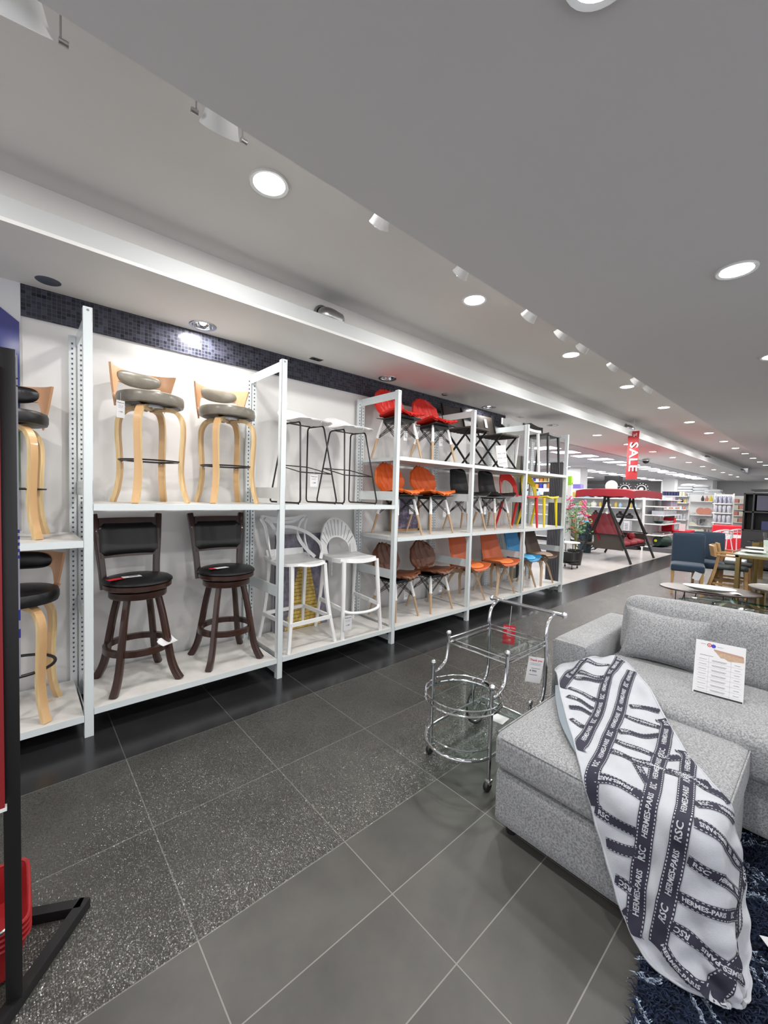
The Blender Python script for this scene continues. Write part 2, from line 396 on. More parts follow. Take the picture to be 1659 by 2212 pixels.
# mosaic band
mm = mat('glass_mosaic', (.05, .05, .07), .25); N = NT(mm)
g_ = N.n('NewGeometry'); sp = N.n('SeparateXYZ'); N.l(g_.outputs['Position'], sp.inputs[0])
def cell(o, s):
    a = N.math('DIVIDE', o, s); fr = N.math('FRACT', a); d = N.math('MINIMUM', fr, N.math('SUBTRACT', 1.0, fr)); return N.math('LESS_THAN', d, .06), N.math('FLOOR', a)
lx, ix = cell(sp.outputs[0], .0258); lz, iz = cell(sp.outputs[2], .0258)
cb = N.n('CombineXYZ'); N.l(ix, cb.inputs[0]); N.l(iz, cb.inputs[1]); wn = N.n('TexWhiteNoise'); N.l(cb.outputs[0], wn.inputs[0])
cc = N.ramp(wn.outputs['Value'], [(0, (.010, .011, .018)), (.35, (.022, .022, .034)), (.7, (.035, .036, .055)), (1, (.055, .058, .085))])
gl = N.math('MAXIMUM', lx, lz)
N.l(N.mix(gl, cc, (.055, .06, .075)), N.b.inputs['Base Color']); N.l(N.math('MULTIPLY_ADD', gl, .5, .2), N.b.inputs['Roughness'])
vn = N.n('Bump'); vn.inputs['Strength'].default_value = .5; vn.inputs['Distance'].default_value = .002
N.l(N.math('ADD', N.math('MULTIPLY', wn.outputs['Value'], .25), N.math('SUBTRACT', 1.0, gl)), vn.inputs['Height']); N.l(vn.outputs[0], N.b.inputs['Normal'])
MT['mosaic'] = mm
struct(M().bx(XA, XW, YW-.012, YW, 2.57, ZC), 'trim_1', 'mosaic')
# ceilings
struct(M().bx(XA, XE, YB, 1.483, ZC, ZT+.1), 'ceiling', 'ceil')
struct(M().bx(XA, 24.2, 1.483, 2.95, ZT, ZT+.1), 'ceiling_tray', 'ceil_tray')
struct(M().bx(24.2, XE, 1.483, 2.79, ZC, ZT+.1), 'ceiling_end', 'ceil')
struct(M().bx(XA, XE, 2.95, YL, ZC+.02, ZT+.1), 'ceiling_soffit_body', 'ceil_tray')
def cut(o, holes):
    m_ = M()
    for x, y, r, z0, z1 in holes: m_.lathe([(0, z0), (r, z0), (r, z1), (0, z1)], 32, (x, y, 0))
    c = m_.build('cutter', 'plaster'); md = o.modifiers.new('b', 'BOOLEAN'); md.object = c; md.operation = 'DIFFERENCE'; md.solver = 'EXACT'
    dg = bpy.context.evaluated_depsgraph_get(); me = bpy.data.meshes.new_from_object(o.evaluated_get(dg)); o.modifiers.clear(); o.data = me; bpy.data.objects.remove(c)
HOLES = [(x, 3.4, .08, ZC-.01, ZC+.07) for x in (1.094, 3.053, 5.004, 6.94)]
cut(bpy.data.objects['ceiling_soffit_body'], HOLES)
sf = M().bx(XA, XE, 2.79, YW+.02, ZC, ZC+.02); sf.bx(XW, XE, YW+.02, 4.3, ZC, ZC+.02)
cut(struct(sf, 'ceiling_soffit', 'plaster'), HOLES)
struct(M().bx(XA, 24.2, 2.79, 2.815, ZC+.02, 2.89), 'trim_2', 'lip')
gm = tile_mat('grid_ceiling', (.52, .52, .54), (.56, .56, .58), (.42, .42, .45), 11.07, 4.7, .6, .6, .8, .02)
MT['gridceil'] = gm
struct(M().bx(XW, XE, 4.3, YL, ZC-.003, ZC+.02), 'ceiling_grid', 'gridceil')
# far lighter block with the pillow shelf, and pillars
struct(M().bx(28.8, XE, 4.75, 7.2, 0, ZC), 'wall_far_block', 'plaster')
struct(M().bx(25.9, 26.5, 5.87, 6.4, 0, ZC, bev=.01), 'wall_pillar', 'plaster')
struct(M().bx(16.6, 17.3, 6.9, 7.6, 0, ZC, bev=.01), 'wall_pillar_near', 'plaster')
# ------------------------------------------------------------------ ceiling lamps
def downlight(x, y, z, r, on, label, group, far=False, power=0, lens='lamp'):
    t = thing('ceiling_downlight', label, 'ceiling light', (x, y, z), 0, group)
    n = 14 if far else 28
    M().lathe([(r*.86, .012), (r*.88, -.004), (r*1.06, -.008), (r*1.1, 0), (r*1.1, .004)], n).build('trim_ring', 'steel' if not on else 'white', t)
    M().disc((0, 0, -.002), r*.88, n, flip=True).build('diffuser', lens, t)
    if power: lamp('downlight_bulb', 'AREA', (0, 0, -.012), power, t, r*1.7)
    return t
NAMES = ['nearest the camera, over the dark wooden stools', 'over the white wire stools', 'level with the black shell chairs', 'level with the end of the shelving', 'just past the end of the shelving', 'above the red canopy', 'beyond the red canopy', 'eighth away from the camera']
for k in range(-1, 13):
    lb = 'round lit downlight in the raised ceiling strip, ' + (NAMES[k] if 0 <= k < 8 else ORD[k] + ' away from the camera' if k >= 8 else 'behind the camera')
    downlight(.989 + 1.789*k, 2.065, ZT-.002, .092, True, lb, 'downlights in the raised ceiling strip', k > 4, P_TRAY if k < 9 else 0)
for i, x in enumerate([-6, 1.05, 2.93, 4.84, 6.7, 8.6, 10.5]):
    if i: downlight(x, .44, ZC-.002, .085, True, 'round lit downlight in the low grey ceiling, ' + ['', 'cut by the top edge of the photo', 'whole one at the right edge', 'barely showing above the armchairs at right edge', 'over the dining table', 'over the wire chairs', 'past the dark cabinet'][i], 'downlights in the low ceiling', i > 3, P_MAIN)
for x, y in ((-1.6, .44), (-1.6, -1.6), (1.05, -1.6), (2.93, -1.6), (4.84, -1.6), (8.6, -1.6), (12.6, .44), (12.6, -1.6), (16.5, .44), (16.5,-1.6), (21, 0)):
    downlight(x, y, ZC-.002, .085, True, 'round lit downlight in the low grey ceiling outside the view', 'downlights in the low ceiling', True, P_MAIN * (1 if x < 12 else 1.6))
# recessed lamps in the soffit over the shelving
def reflector(x, y, on, label, power=0):
    t = thing('recessed_lamp', label, 'ceiling light', (x, y, ZC-.001), 0, 'recessed lamps over the shelving')
    M().lathe([(.078, .02), (.08, -.003), (.098, -.006), (.1, 0)], 32).build('trim_ring', 'steel', t)
    M().lathe([(.0795, .0), (.07, .03), (.045, .055), (.0, .06)], 32).build('reflector', 'chrome', t)
    if on:
        M().ball((0, 0, .03), .028, 12).build('bulb', 'lamp', t); M().disc((0, 0, .052), .05, 28, flip=True).build('lens', 'spotglow', t)
        lamp('recessed_bulb', 'AREA', (0, 0, -.01), power, t, .13)
    else: M().ball((0, 0, .035), .024, 12).build('bulb', 'white', t)
    return t
reflector(1.094, 3.40, True, 'bright recessed lamp in the soffit above the taupe stools', P_SOFFIT*1.6)
reflector(3.053, 3.40, False, 'unlit recessed lamp in the soffit above the red chairs')
reflector(5.004, 3.40, True, 'lit recessed lamp in the soffit above the folding chairs', 2)
reflector(6.94, 3.40, False, 'unlit recessed lamp in the soffit past the charcoal stool')
for i, x in enumerate([8.5, 10.24, 12.1, 13.95, 15.85, 17.8, 19.7, 21.5, 23.3, 25.2]):
    downlight(x, 3.25, ZC-.002, .085, True, 'small lit downlight in the soffit, ' + (['left of the sale banner', 'hidden by the sale banner edge', 'right of the sale banner', 'near the dome camera'][i] if i < 4 else ORD[i] + ' in the line running to the far wall'), 'downlights in the far soffit', True, 26 if i < 5 else 0)
t = thing('ceiling_speaker', 'small round grey speaker grille in the soffit at the left edge', 'speaker', (.156, 3.392, ZC))
M().lathe([(.0, -.004), (.06, -.004), (.066, 0)], 28).build('grille', 'slotdark', t)
t = thing('ceiling_sensor', 'tiny dark round sensor in the soffit over the red chairs', 'sensor', (4.017, 3.388, ZC))
M().lathe([(.0, -.02), (.03, -.015), (.04, 0)], 20).build('cap', 'steel', t)
t = thing('ceiling_vent', 'small square metal vent in the soffit between stool bays', 'vent', (2.15, 3.43, ZC))
m_ = M().bx(-.06, .06, -.035, .035, -.004, 0); m_.build('plate', 'steel', t)
M().disc((-.02, 0, -.005), .015, 12, flip=True).build('port', 'dark', t); M().disc((.02, 0, -.005), .015, 12, flip=True).build('port', 'dark', t)
t = thing('ceiling_vent', 'small square metal vent in the soffit over the grey stool', 'vent', (5.95, 3.45, ZC))
M().bx(-.06, .06, -.035, .035, -.004, 0).build('plate', 'steel', t); M().disc((-.02, 0, -.005), .015, 12, flip=True).build('port', 'dark', t)
# track spot lamps hanging in the raised strip beside the edge of the low ceiling
def track_spot(x, z, kind, aim, label, power, sc=1.0, key=9):
    t = thing('track_spotlight', label, 'spotlight', (x, 1.64, z), 0, 'track spotlights along the ceiling edge')
    d = (Vector(aim) - Vector((x, 1.64, z))).normalized(); q = Vector((0, 0, -1)).rotation_difference(d).to_matrix()
    hd = M().lathe([(.0, .13), (.022, .13), (.026, .10), (.036, .075), (.058, .0), (.063, -.012), (.058, -.012), (.045, .005)], 24); hd.xf(q.to_4x4() @ Matrix.Scale(sc, 4))
    hd.build('lamp_head', 'white', t)
    M().disc((0, 0, -.006), .05, 20, flip=True).xf(q.to_4x4() @ Matrix.Scale(sc, 4)).build('lens', 'white' if .1 < key < .7 else 'spotglow', t)
    st = M()
    top = ZT - z
    if kind == 0:
        for s_ in (-1, 1): st.tube([(s_*.075*sc, 0, 0), (s_*.075*sc, 0, top)], .003, 6)
        st.build('yoke', 'steel', t)
        for s_ in (-1, 1): M().lathe([(.0, -.012), (.009, -.012), (.009, .012), (.0, .012)], 10, (s_*.08*sc, 0, 0), rot=(0, PI/2, 0)).build('knob', 'steel', t)
    else:
        st.bx(-.022, .022, -.012, .012, -.02, top); st.bar([(0, .01, top*.4), (0, -.05, .06)], .018, .03); st.build('yoke', 'white', t)
        M().bx(-.03, .03, -.03, .03, top-.05, top).build('mounting_block', 'white', t)
    if power:
        l = lamp('spot_bulb', 'SPOT', d * .03, power, t, .03, q.to_euler(), (1, .96, .9), math.radians(62), .7)
    return t
TS = [(.0, 2.83, 0, (.30, 3.5, .5), 'white track spotlight in the top left corner of the photo', 1.45), (.584, 2.865, 0, (.85, 3.5, 1.0), 'cone shaped white spotlight with wire yoke at upper left', 1.15),
      (1.387, 2.87, 1, (1.7, 3.5, 1.2), 'white box spotlight, third along the ceiling edge', .85), (2.054, 2.87, 1, (2.2, 3.5, 1.4), 'white spotlight beside the second round ceiling lamp', .85),
      (2.887, 2.86, 1, (3.2, 3.5, 1.4), 'lit white spotlight with bracket, fifth along the ceiling edge', 1.), (3.41, 2.87, 1, (3.6, 3.5, 1.5), 'plain white spotlight just before the third round lamp', 1.),
      (3.846, 2.87, 1, (4.3, 3.5, 1.5), 'white spotlight right beside the third round ceiling lamp', 1.), (4.589, 2.87, 1, (5.1, 3.5, 1.5), 'small bracketed spotlight before the fourth round lamp', 1.),
      (5.3, 2.86, 1, (5.6, 3.5, 1.5), 'tiny spotlight right above the fourth round lamp', 1.), (5.75, 2.86, 1, (6.2, 3.4, 1.3), 'last lit spotlight of the ceiling track', 1.)]
for x, z, k, aim, lb, s_ in TS: track_spot(x, z, k, aim, lb, P_TRACK, s_, x)
tr_ = M().bx(-1.0, 6.0, 1.62, 1.66, ZT-.03, ZT).build('spotlight_track', 'white'); tag(tr_, 'white track rail in the raised strip that carries the spotlights', 'track')
# duct shaped spotlights behind the lip of the soffit
def duct_spot(x, label):
    t = thing('duct_spotlight', label, 'spotlight', (x, 2.95, 2.955), 0, 'drum spotlights behind the soffit lip')
    M().lathe([(.0, .0), (.085, .0), (.085, .012), (.07, .02), (.07, .02)], 28, rot=(PI/2, 0, 0)).build('base_plate', 'steel', t)
    pts = bez([(0, -.0, 0), (.01, -.035, 0), (.05, -.062, -.012), (.125, -.066, -.03)], 6)
    M().tube(pts, [.062, .064, .066] + [.064]*(len(pts)-3), 24).build('drum', 'steel', t)
    e = pts[-1]; M().lathe([(.064, -.01), (.068, .0), (.064, .008), (.056, .006)], 24, e, rot=(0, PI/2, 0)).build('rim', 'chrome', t)
    M().disc(tuple(e + Vector((.003, 0, 0))), .06, 24, rot=(0, PI/2, 0)).build('mouth', 'dark', t)
duct_spot(1.90, 'grey steel drum spotlight behind the soffit lip over the second bay')
duct_spot(9.12, 'dark drum spotlight just left above the sale banner'); duct_spot(16.5, 'dark drum spotlight halfway down the soffit lip'); duct_spot(23.6, 'dark drum spotlight at the far end of the soffit lip')
# flat panels in the far ceiling grid
def panel(x, y, label, power=0):
    t = thing('ceiling_panel_light', label, 'ceiling light', (x, y, ZC-.004), 0, 'flat panel lights in the far ceiling')
    M().bx(-.3, .3, -.3, .3, -.008, 0).build('frame', 'white', t); M().bx(-.285, .285, -.285, .285, -.011, -.008).build('diffuser', 'lamp_far', t)
    if power: lamp('panel_lamp', 'AREA', (0, 0, -.03), power, t, .55, color=(.95, .97, 1))
rows = [(5.02, [9.9, 11.07, 12.3, 13.5, 14.75, 16.0, 17.2, 18.4, 19.6, 20.8, 22.1, 23.3, 24.5, 25.7, 26.9], 'in the near long row'), (7.35, [11.0, 12.2, 13.4, 14.6, 15.8, 17.0, 18.2, 19.4, 20.7, 21.9, 23.5, 25.2, 26.7, 28.2], 'in the second long row'),
        (9.7, [12.2, 14.6, 17, 19.4, 21.8, 24.2], 'in the row deepest in the hall'), (12, [13.4, 16.8, 20.2, 24], 'in the last row by the back')]
for y, xs, nm in rows:
    for i, x in enumerate(xs): panel(x, y, 'flat white panel light, ' + ORD[i] + ' from the left ' + nm, P_PANEL if i % 2 == 0 else 0)
for x in (27.3, 29.3): panel(x, 2.2, 'flat white panel light at the far right end, the ' + ('nearer' if x < 28 else 'farther') + ' one', 0)
t = thing('dome_camera', 'small dark dome camera under the soffit right of the banner', 'security camera', (14.4, 4.04, ZC)); M().lathe([(.0, -.12), (.06, -.1), (.09, -.05), (.09, -.04)], 16).build('dome', 'dark', t); M().lathe([(.0, -.05), (.1, -.04), (.1, 0)], 16).build('base', 'steel', t)

# ------------------------------------------------------------------ shelving bays
BW = 1.2362; UX = [0.307 + BW*k for k in range(-1, 6)]
BY = 3.50
def slot_post(t, x, y0, top=2.5, sgn=1):
    """rear upright: folded channel with teardrop slots"""
    m_ = M().bx(x-.019, x+.019, y0, y0+.03, 0.02, top)
    m_.build('rear_post', 'shelf_white', t)
    s_ = M(); z = .2
    while z < top-.05:
        s_.add([(x-.0045, y0-.0012, z+.006), (x+.0045, y0-.0012, z+.006), (x+.006, y0-.0012, z-.001), (x+.002, y0-.0012, z-.008), (x-.002, y0-.0012, z-.008), (x-.006, y0-.0012, z-.001)], [(5,4,3,2,1,0)]); z += .0335
    return s_
def bay(k, levels, label, last=False):
    x0, x1 = UX[k], UX[k+1]; t = thing('shelving_bay', label, 'shelving', (0, 0, 0), 0, 'white shelving bays')
    for i, x in enumerate([x0] + ([x1] if last else [])):
        m_ = M().bx(x-.0225, x+.0225, FY, FY+.004, 0, 2.508); m_.bx(x-.0225, x-.0185, FY, FY+.045, 0, 2.508); m_.bx(x+.0185, x+.0225, FY, FY+.045, 0, 2.508)
        m_.build('front_post', 'shelf_white', t)
        M().disc((x, FY-.001, 2.49), .007, 10, rot=(PI/2, 0, 0)).build('bolt', 'chrome', t)
        sl = M()
        for dx in (-.024, .024):
            a = slot_post(t, x+dx, BY); sl.add(a.v, a.f)
        sl.build('slot_row', 'slotdark', t)
        for z0, z1 in ((2.43, 2.505), (1.43, 1.52), (.645, .735), (.02, .075)):
            M().bx(x-.003, x+.003, FY+.004, BY+.03, z0, z1).build('side_rail', 'shelf_white', t)
    for z in levels:
        m_ = M().bx(x0+.025, x1-.025, FY+.005, BY-.003, z-.012, z, 0); m_.build('shelf_board', 'board_white', t)
        m_ = M().bx(x0+.024, x1-.024, FY-.001, FY+.004, z-.038, z+.001); m_.bx(x0+.024, x1-.024, BY-.003, BY+.002, z-.038, z+.001); m_.bx(x0+.024, x0+.028, FY, BY, z-.038, z-.012); m_.bx(x1-.028, x1-.024, FY, BY, z-.038, z-.012)
        m_.build('shelf_edge', 'shelf_white', t)
    return t
ZB, Z2, Z0, ZM, ZU = .166, 1.386, 1.172, 1.062, 1.868
bay(0, [.135, Z0], 'leftmost white shelving bay, cut by the left edge, with black seated stools')
bay(1, [ZB, Z2], 'white shelving bay holding taupe stools above and dark wooden stools below')
bay(2, [ZB, Z2], 'white shelving bay with wire legged stools above and white plastic stools below')
bay(3, [ZB, ZM, ZU], 'white shelving bay of red, orange and brown quilted chairs')
bay(4, [ZB, ZM, ZU], 'white shelving bay of folding chairs, black chairs and terracotta chairs')
bay(5, [ZB, ZM, ZU], 'farthest white shelving bay with yellow chair and open back', last=True)

# ------------------------------------------------------------------ stools
def arc(r, a0, a1, n, z=0, cx=0, cy=0): return [(cx + r*math.cos(a0+(a1-a0)*i/n), cy + r*math.sin(a0+(a1-a0)*i/n), z) for i in range(n+1)]
def bent_stool(label, leather, group, lower=False, ring='black'):
    t = thing('swivel_bar_stool', label, 'bar stool', (0,0,0), 0, group)
    for k in range(4):
        a = PI/4 + k*PI/2; c, s_ = math.cos(a), math.sin(a)
        pr = bez([(.03, .648), (.10, .652), (.165, .635), (.205, .575), (.212, .48), (.205, .36), (.200, .22), (.215, .10), (.245, 0)], 6)
        pts = [(p[0]*c, p[0]*s_, p[1]) for p in [(q.x, q.y) for q in [Vector((a_[0], a_[1], 0)) for a_ in pr]]]
        l = M(); sec = [(-.021, -.0135), (.021, -.0135), (.021, .0135), (-.021, .0135)]
        l.sweep(pts, sec, False, lambda u: (c*.5, s_*.5, 1.0 - min(1, u*2.2)*.98), None, 0, False)
        # broad outer faces veneer, edges striped ply
        for i, f in enumerate(l.f): l.mi[i] = 1 if (i % 4 in (1, 3)) else 0
        l.build('leg', ['bentwood', 'bentedge'], t)
    rg = M().tube(arc(.185, 0, 2*PI, 40)[:-1], .009, 8, closed=True)
    if not lower: rg = M().lathe([(.15, -.004), (.195, -.004), (.198, .004), (.15, .007), (.15, -.004)], 40)
    rg.xf(Matrix.Translation((0, 0, .29))).build('foot_ring', ring, t)
    for k in range(4):
        a = PI/4 + k*PI/2; M().ball((.185*math.cos(a), .185*math.sin(a), .28), .007, 6).build('screw', 'chrome', t)
    M().lathe([(.0, .648), (.10, .650), (.10, .668), (.0, .668)], 20).build('swivel_plate', 'steel', t)
    M().lathe([(.0, .668), (.185, .668), (.192, .674)], 40).build('seat_base', 'black', t)
    M().lathe([(.185, .667), (.203, .672), (.209, .69), (.209, .722), (.203, .738), (.185, .746), (.10, .752), (0, .753)], 44).build('seat', leather, t)
    # curved plywood back with cut-out look: wide shaped shell plus padded oval
    R = .235
    def bf(u, v):
        a = math.radians(90 - 62 + 124*u); e = abs(u-.5)*2
        top = .93 - .012*e; bot = .845 - .0 if e < .62 else .845 - (e-.62)/.38*.19
        z = bot + (top-bot)*v; rr = R - .0 + .012*v
        return (rr*math.cos(a), rr*math.sin(a), z)
    def bf2(u, v):
        a = math.radians(90 - 66*1 + 132*u); e = abs(u-.5)*2
        top = .935; bot = .838 if e < .60 else .838 - ((e-.60)/.40)**1.3*.175
        w_ = 1 - .35*max(0, e-.8)/.2
        z = bot + (top-bot)*v; rr = R + .012*v
        a2 = math.radians(90) + (a - math.radians(90)) * (1 - .30*(1-v)*max(0, e-.55)/.45)
        return (rr*math.cos(a2), rr*math.sin(a2), z)
    m_ = M().surf(bf2, 36, 8, .013, 0, mi2=0); m_.build('backrest', ['plywood_pink'], t)
    def ov(u, v):
        a = 2*PI*u; q = v; x = math.copysign(abs(math.cos(a))**.72, math.cos(a))*.165*q; z = math.copysign(abs(math.sin(a))**.8, math.sin(a))*.054*q; th = math.radians(90) - x/R
        rr = R - .012 - .026*math.sqrt(max(0, 1-q*q)); return (rr*math.cos(th), rr*math.sin(th), .880 + z)
    m_ = M().surf(ov, 40, 8); m_.build('back_pad', leather, t)
    for s_ in (-1, 1):
        a = math.radians(90 + s_*52); M().bar([(R*.97*math.cos(a), R*.97*math.sin(a), .74), (R*.8*math.cos(a), R*.8*math.sin(a), .676)], .05, .012, (math.cos(a), math.sin(a), 0)).build('back_bracket', 'plywood_pink', t)
    return t
b0 = bent_stool('taupe leather swivel bar stool with bent beech legs, left one on the upper board', 'tauleather', 'bentwood swivel stools', ring='blackmetal')
b0.location = (.70, 3.24, Z2); b0.rotation_euler = (0, 0, math.radians(12))
dup(b0, (1.245, 3.27, Z2), math.radians(2), 'taupe leather swivel bar stool with bent beech legs, right one on the upper board')
b1 = bent_stool('black leather bentwood stool on the upper board at the left edge', 'blackleather', 'bentwood swivel stools', ring='blackmetal'); b1.location = (-.06, 3.27, Z0); b1.rotation_euler = (0, 0, math.radians(-8))
b2 = bent_stool('black leather bentwood stool with thin black ring on the bottom board, left edge', 'blackleather', 'bentwood swivel stools', True, 'blackmetal'); b2.location = (-.02, 3.16, .135); b2.rotation_euler = (0, 0, math.radians(-12))

def dark_stool(label):
    t = thing('wooden_bar_stool', label, 'bar stool', (0,0,0), 0, 'espresso wooden swivel stools')
    for k in range(4):
        a = PI/4 + k*PI/2; c, s_ = math.cos(a), math.sin(a)
        pr = bez([(.125, .615, 0), (.165, .45, 0), (.20, .26, 0), (.222, .14, 0), (.25, .06, 0), (.285, 0, 0)], 5)
        l = M().sweep([(p.x*c, p.x*s_, p.y) for p in pr], [(-.017,-.013),(-.012,-.019),(.012,-.019),(.017,-.013),(.017,.013),(.012,.019),(-.012,.019),(-.017,.013)], False, (c, s_, 0), lambda u: 1.0 + .25*u, 0, True)
        l.build('leg', 'darkwood', t)
    M().lathe([(.178, .222), (.207, .222), (.207, .262), (.178, .262), (.178, .222)], 48).build('foot_ring', 'darkwood', t)
    M().lathe([(.0, .585), (.168, .585), (.174, .592), (.174, .628), (.165, .634), (.0, .634)], 44).build('leg_apron', 'darkwood', t)
    M().lathe([(.0, .634), (.12, .636), (.12, .642), (0, .642)], 24).build('swivel_plate', 'steel', t)
    M().lathe([(.0, .642), (.196, .644), (.204, .652), (.204, .678), (.19, .684), (0, .684)], 48).build('seat_frame', 'darkwood', t)
    M().lathe([(.198, .682), (.211, .688), (.209, .700), (.19, .714), (.13, .727), (.05, .732), (0, .733)], 48).build('seat', 'blackleather', t)
    for s_ in (-1, 1):
        pr = bez([(s_*.165, .150, .62), (s_*.172, .175, .76), (s_*.188, .20, .95), (s_*.203, .232, 1.10), (s_*.206, .240, 1.128)], 5)
        M().sweep(pr, [(-.021,-.013),(-.016,-.017),(.016,-.017),(.021,-.013),(.021,.013),(.016,.017),(-.016,.017),(-.021,.013)], False, (0, 1, 0), None, 0, True).build('back_post', 'darkwood', t)
    def rail(z0, z1, name):
        def fn(u, v):
            x = (u-.5)*.37; z = z0+(z1-z0)*v; y = .155 + (z-.66)*.175 + .028*(1-(2*u-1)**2); return (x, y, z)
        return M().surf(fn, 12, 3, -.022).build(name, 'darkwood', t)
    rail(1.044, 1.103, 'top_rail'); rail(.828, .862, 'lower_rail')
    def pad(u, v):
        x = (u-.5)*.345; z = .860+(1.046-.860)*v; e = min(1, (1-abs(2*u-1))*9, (1-abs(2*v-1))*6)
        return (x, .155 + (z-.66)*.175 + .028*(1-(2*u-1)**2) - .012*math.sqrt(max(0, e)) + .004, z)
    M().surf(pad, 24, 16, -.03).build('back_pad', 'blackleather', t)
    return t
d0 = dark_stool('dark wooden swivel stool with black leather seat, left one on the bottom board'); d0.location = (.615, 3.19, ZB); d0.rotation_euler = (0, 0, math.radians(6))
dup(d0, (1.225, 3.20, ZB), math.radians(0), 'dark wooden swivel stool with black leather seat, right one on the bottom board')

def wire_stool(label):
    t = thing('wire_bar_stool', label, 'bar stool', (0,0,0), 0, 'white shell stools on black wire')
    for s_ in (-1, 1):
        x0, x1 = s_*.13, s_*.205
        P = [(x0, -.10, .70), (x0, .12, .70), (x1, .215, .012), (x1, -.215, .012)]
        def corner(a, b, c, r=.03):
            a, b, c = Vector(a), Vector(b), Vector(c); p = b+(a-b).normalized()*r; q = b+(c-b).normalized()*r
            return [p, (p+q)/2*.55+b*.45, q]
        pts = []
        for i in range(4): pts += corner(P[i-1], P[i], P[(i+1) % 4])
        M().tube(pts, .0075, 8, closed=True).build('sled_frame', 'blackmetal', t)
    q = lambda z: (.70-z)/.69
    X = lambda z: .13+.075*q(z); Yf = lambda z: -.10-.115*q(z); Yb = lambda z: .12+.095*q(z)
    z = .27; fr = M().tube([(-X(z), Yf(z), z), (X(z), Yf(z), z)], .005, 6); fr.tube([(-X(.34), Yb(.34), .34), (X(.34), Yb(.34), .34)], .005, 6)
    for s_ in (-1, 1): fr.tube([(s_*X(z), Yf(z), z), (s_*X(.34), Yb(.34), .34)], .005, 6)
    fr.build('footrest', 'blackmetal', t)
    mt = M(); [mt.tube([(-.13, y, .703), (.13, y, .703)], .005, 6) for y in (-.06, .0, .08)]; mt.bx(-.10, .10, -.05, .08, .703, .712); mt.build('seat_mount', 'blackmetal', t)
    def fn(u, v):
        # v 0 front to 1 back lip
        yy = -.215 + .43*v; a = (2*u-1); wdt = .205*max(0, 1-abs(2*v-1)**4.5)**.5*(1-.04*v) + .0005
        z = .722 + .018*a*a + (.115*max(0, (v-.55)/.45)**1.7) - .02*math.sin(PI*min(1, v*1.3)) - .012*max(0, .12-v)/.12
        return (a*wdt, yy + .02*(1-a*a)*(v > .9), z)
    M().surf(fn, 20, 26, .009).build('seat', 'shellwhite', t)
    for s_ in (-1, 1): M().ball((s_*.205, -.19, .006), .008, 6).build('foot_cap', 'black', t)
    return t
w0 = wire_stool('white shell stool on black wire sled legs, left of the pair'); w0.location = (1.905, 3.2, Z2); w0.rotation_euler = (0, 0, math.radians(8))
dup(w0, (2.40, 3.22, Z2), math.radians(3), 'white shell stool on black wire sled legs, right of the pair')

def masters_stool():
    t = thing('looped_back_stool', 'white plastic stool whose back is woven from crossing loops', 'bar stool')
    W = 'white'
    for s_ in (-1, 1):
        M().sweep(bez([(s_*.165, -.165, .70), (s_*.185, -.20, .35), (s_*.235, -.25, 0)], 5), [(-.014,-.013),(.014,-.013),(.014,.013),(-.014,.013)], False, (0,1,0), lambda u: 1.15-.25*u).build('leg', W, t)
        M().sweep(bez([(s_*.19, .18, .70), (s_*.20, .21, .35), (s_*.225, .27, 0)], 5), [(-.014,-.013),(.014,-.013),(.014,.013),(-.014,.013)], False, (0,1,0), lambda u: 1.1-.2*u).build('leg', W, t)
    st = M(); z = .225; A, B_ = (-.208, -.222), (-.21, .228); C_, D_ = (.21, .228), (.208, -.222)
    for p, q in ((A, B_), (B_, C_), (C_, D_), (D_, A)): st.bar([(*p, z), (*q, z)], .02, .032)
    st.build('footrest', W, t)
    def seat(u, v):
        a = 2*u-1; yy = -.225+.44*v; wd = .215*(1-abs(max(0, .5-v)*2)**2.5*.45)
        return (a*wd, yy - .015*(1-a*a)*(1-v), .715 + .012*a*a - .018*math.sin(PI*v) + .05*max(0, v-.8)**1.2*3)
    M().surf(seat, 20, 20, .02).build('seat', W, t)
    sec = [(-.006,-.014),(.006,-.014),(.006,.014),(-.006,.014)]
    rng = lambda pts, nm: M().sweep(bez(pts, 7), sec, False, (0, 0, 1)).build(nm, W, t)
    # arm loop low front to high back; mid loop; tall loop
    rng([(-.205, -.05, .72), (-.215, -.05, .80), (-.208, -.01, .87), (-.16, .10, .945), (-.09, .18, .985), (0, .215, 1.0), (.09, .18, .985), (.16, .10, .945), (.208, -.01, .87), (.215, -.05, .80), (.205, -.05, .72)], 'arm_loop')
    rng([(-.20, .12, .73), (-.19, .19, .85), (-.205, .22, 1.0), (-.235, .245, 1.09), (-.11, .26, 1.075), (0, .265, 1.07), (.11, .26, 1.075), (.235, .245, 1.09), (.205, .22, 1.0), (.19, .19, .85), (.20, .12, .73)], 'back_loop')
    rng([(-.205, .04, .725), (-.14, .13, .82), (-.105, .19, .93), (-.15, .225, 1.03), (-.20, .24, 1.075), (-.10, .262, 1.045), (0, .268, 1.035), (.10, .262, 1.045), (.20, .24, 1.075), (.15, .225, 1.03), (.105, .19, .93), (.14, .13, .82), (.205, .04, .725)], 'back_loop')
    M().surf(lambda u, v: ((2*u-1)*.19, .20 + .03*v + .01*(1-(2*u-1)**2), .72+.075*v), 14, 3, .01).build('back_skirt', W, t)
    return t
t = masters_stool(); t.location = (1.855, 3.185, ZB); t.rotation_euler = (0, 0, math.radians(2))

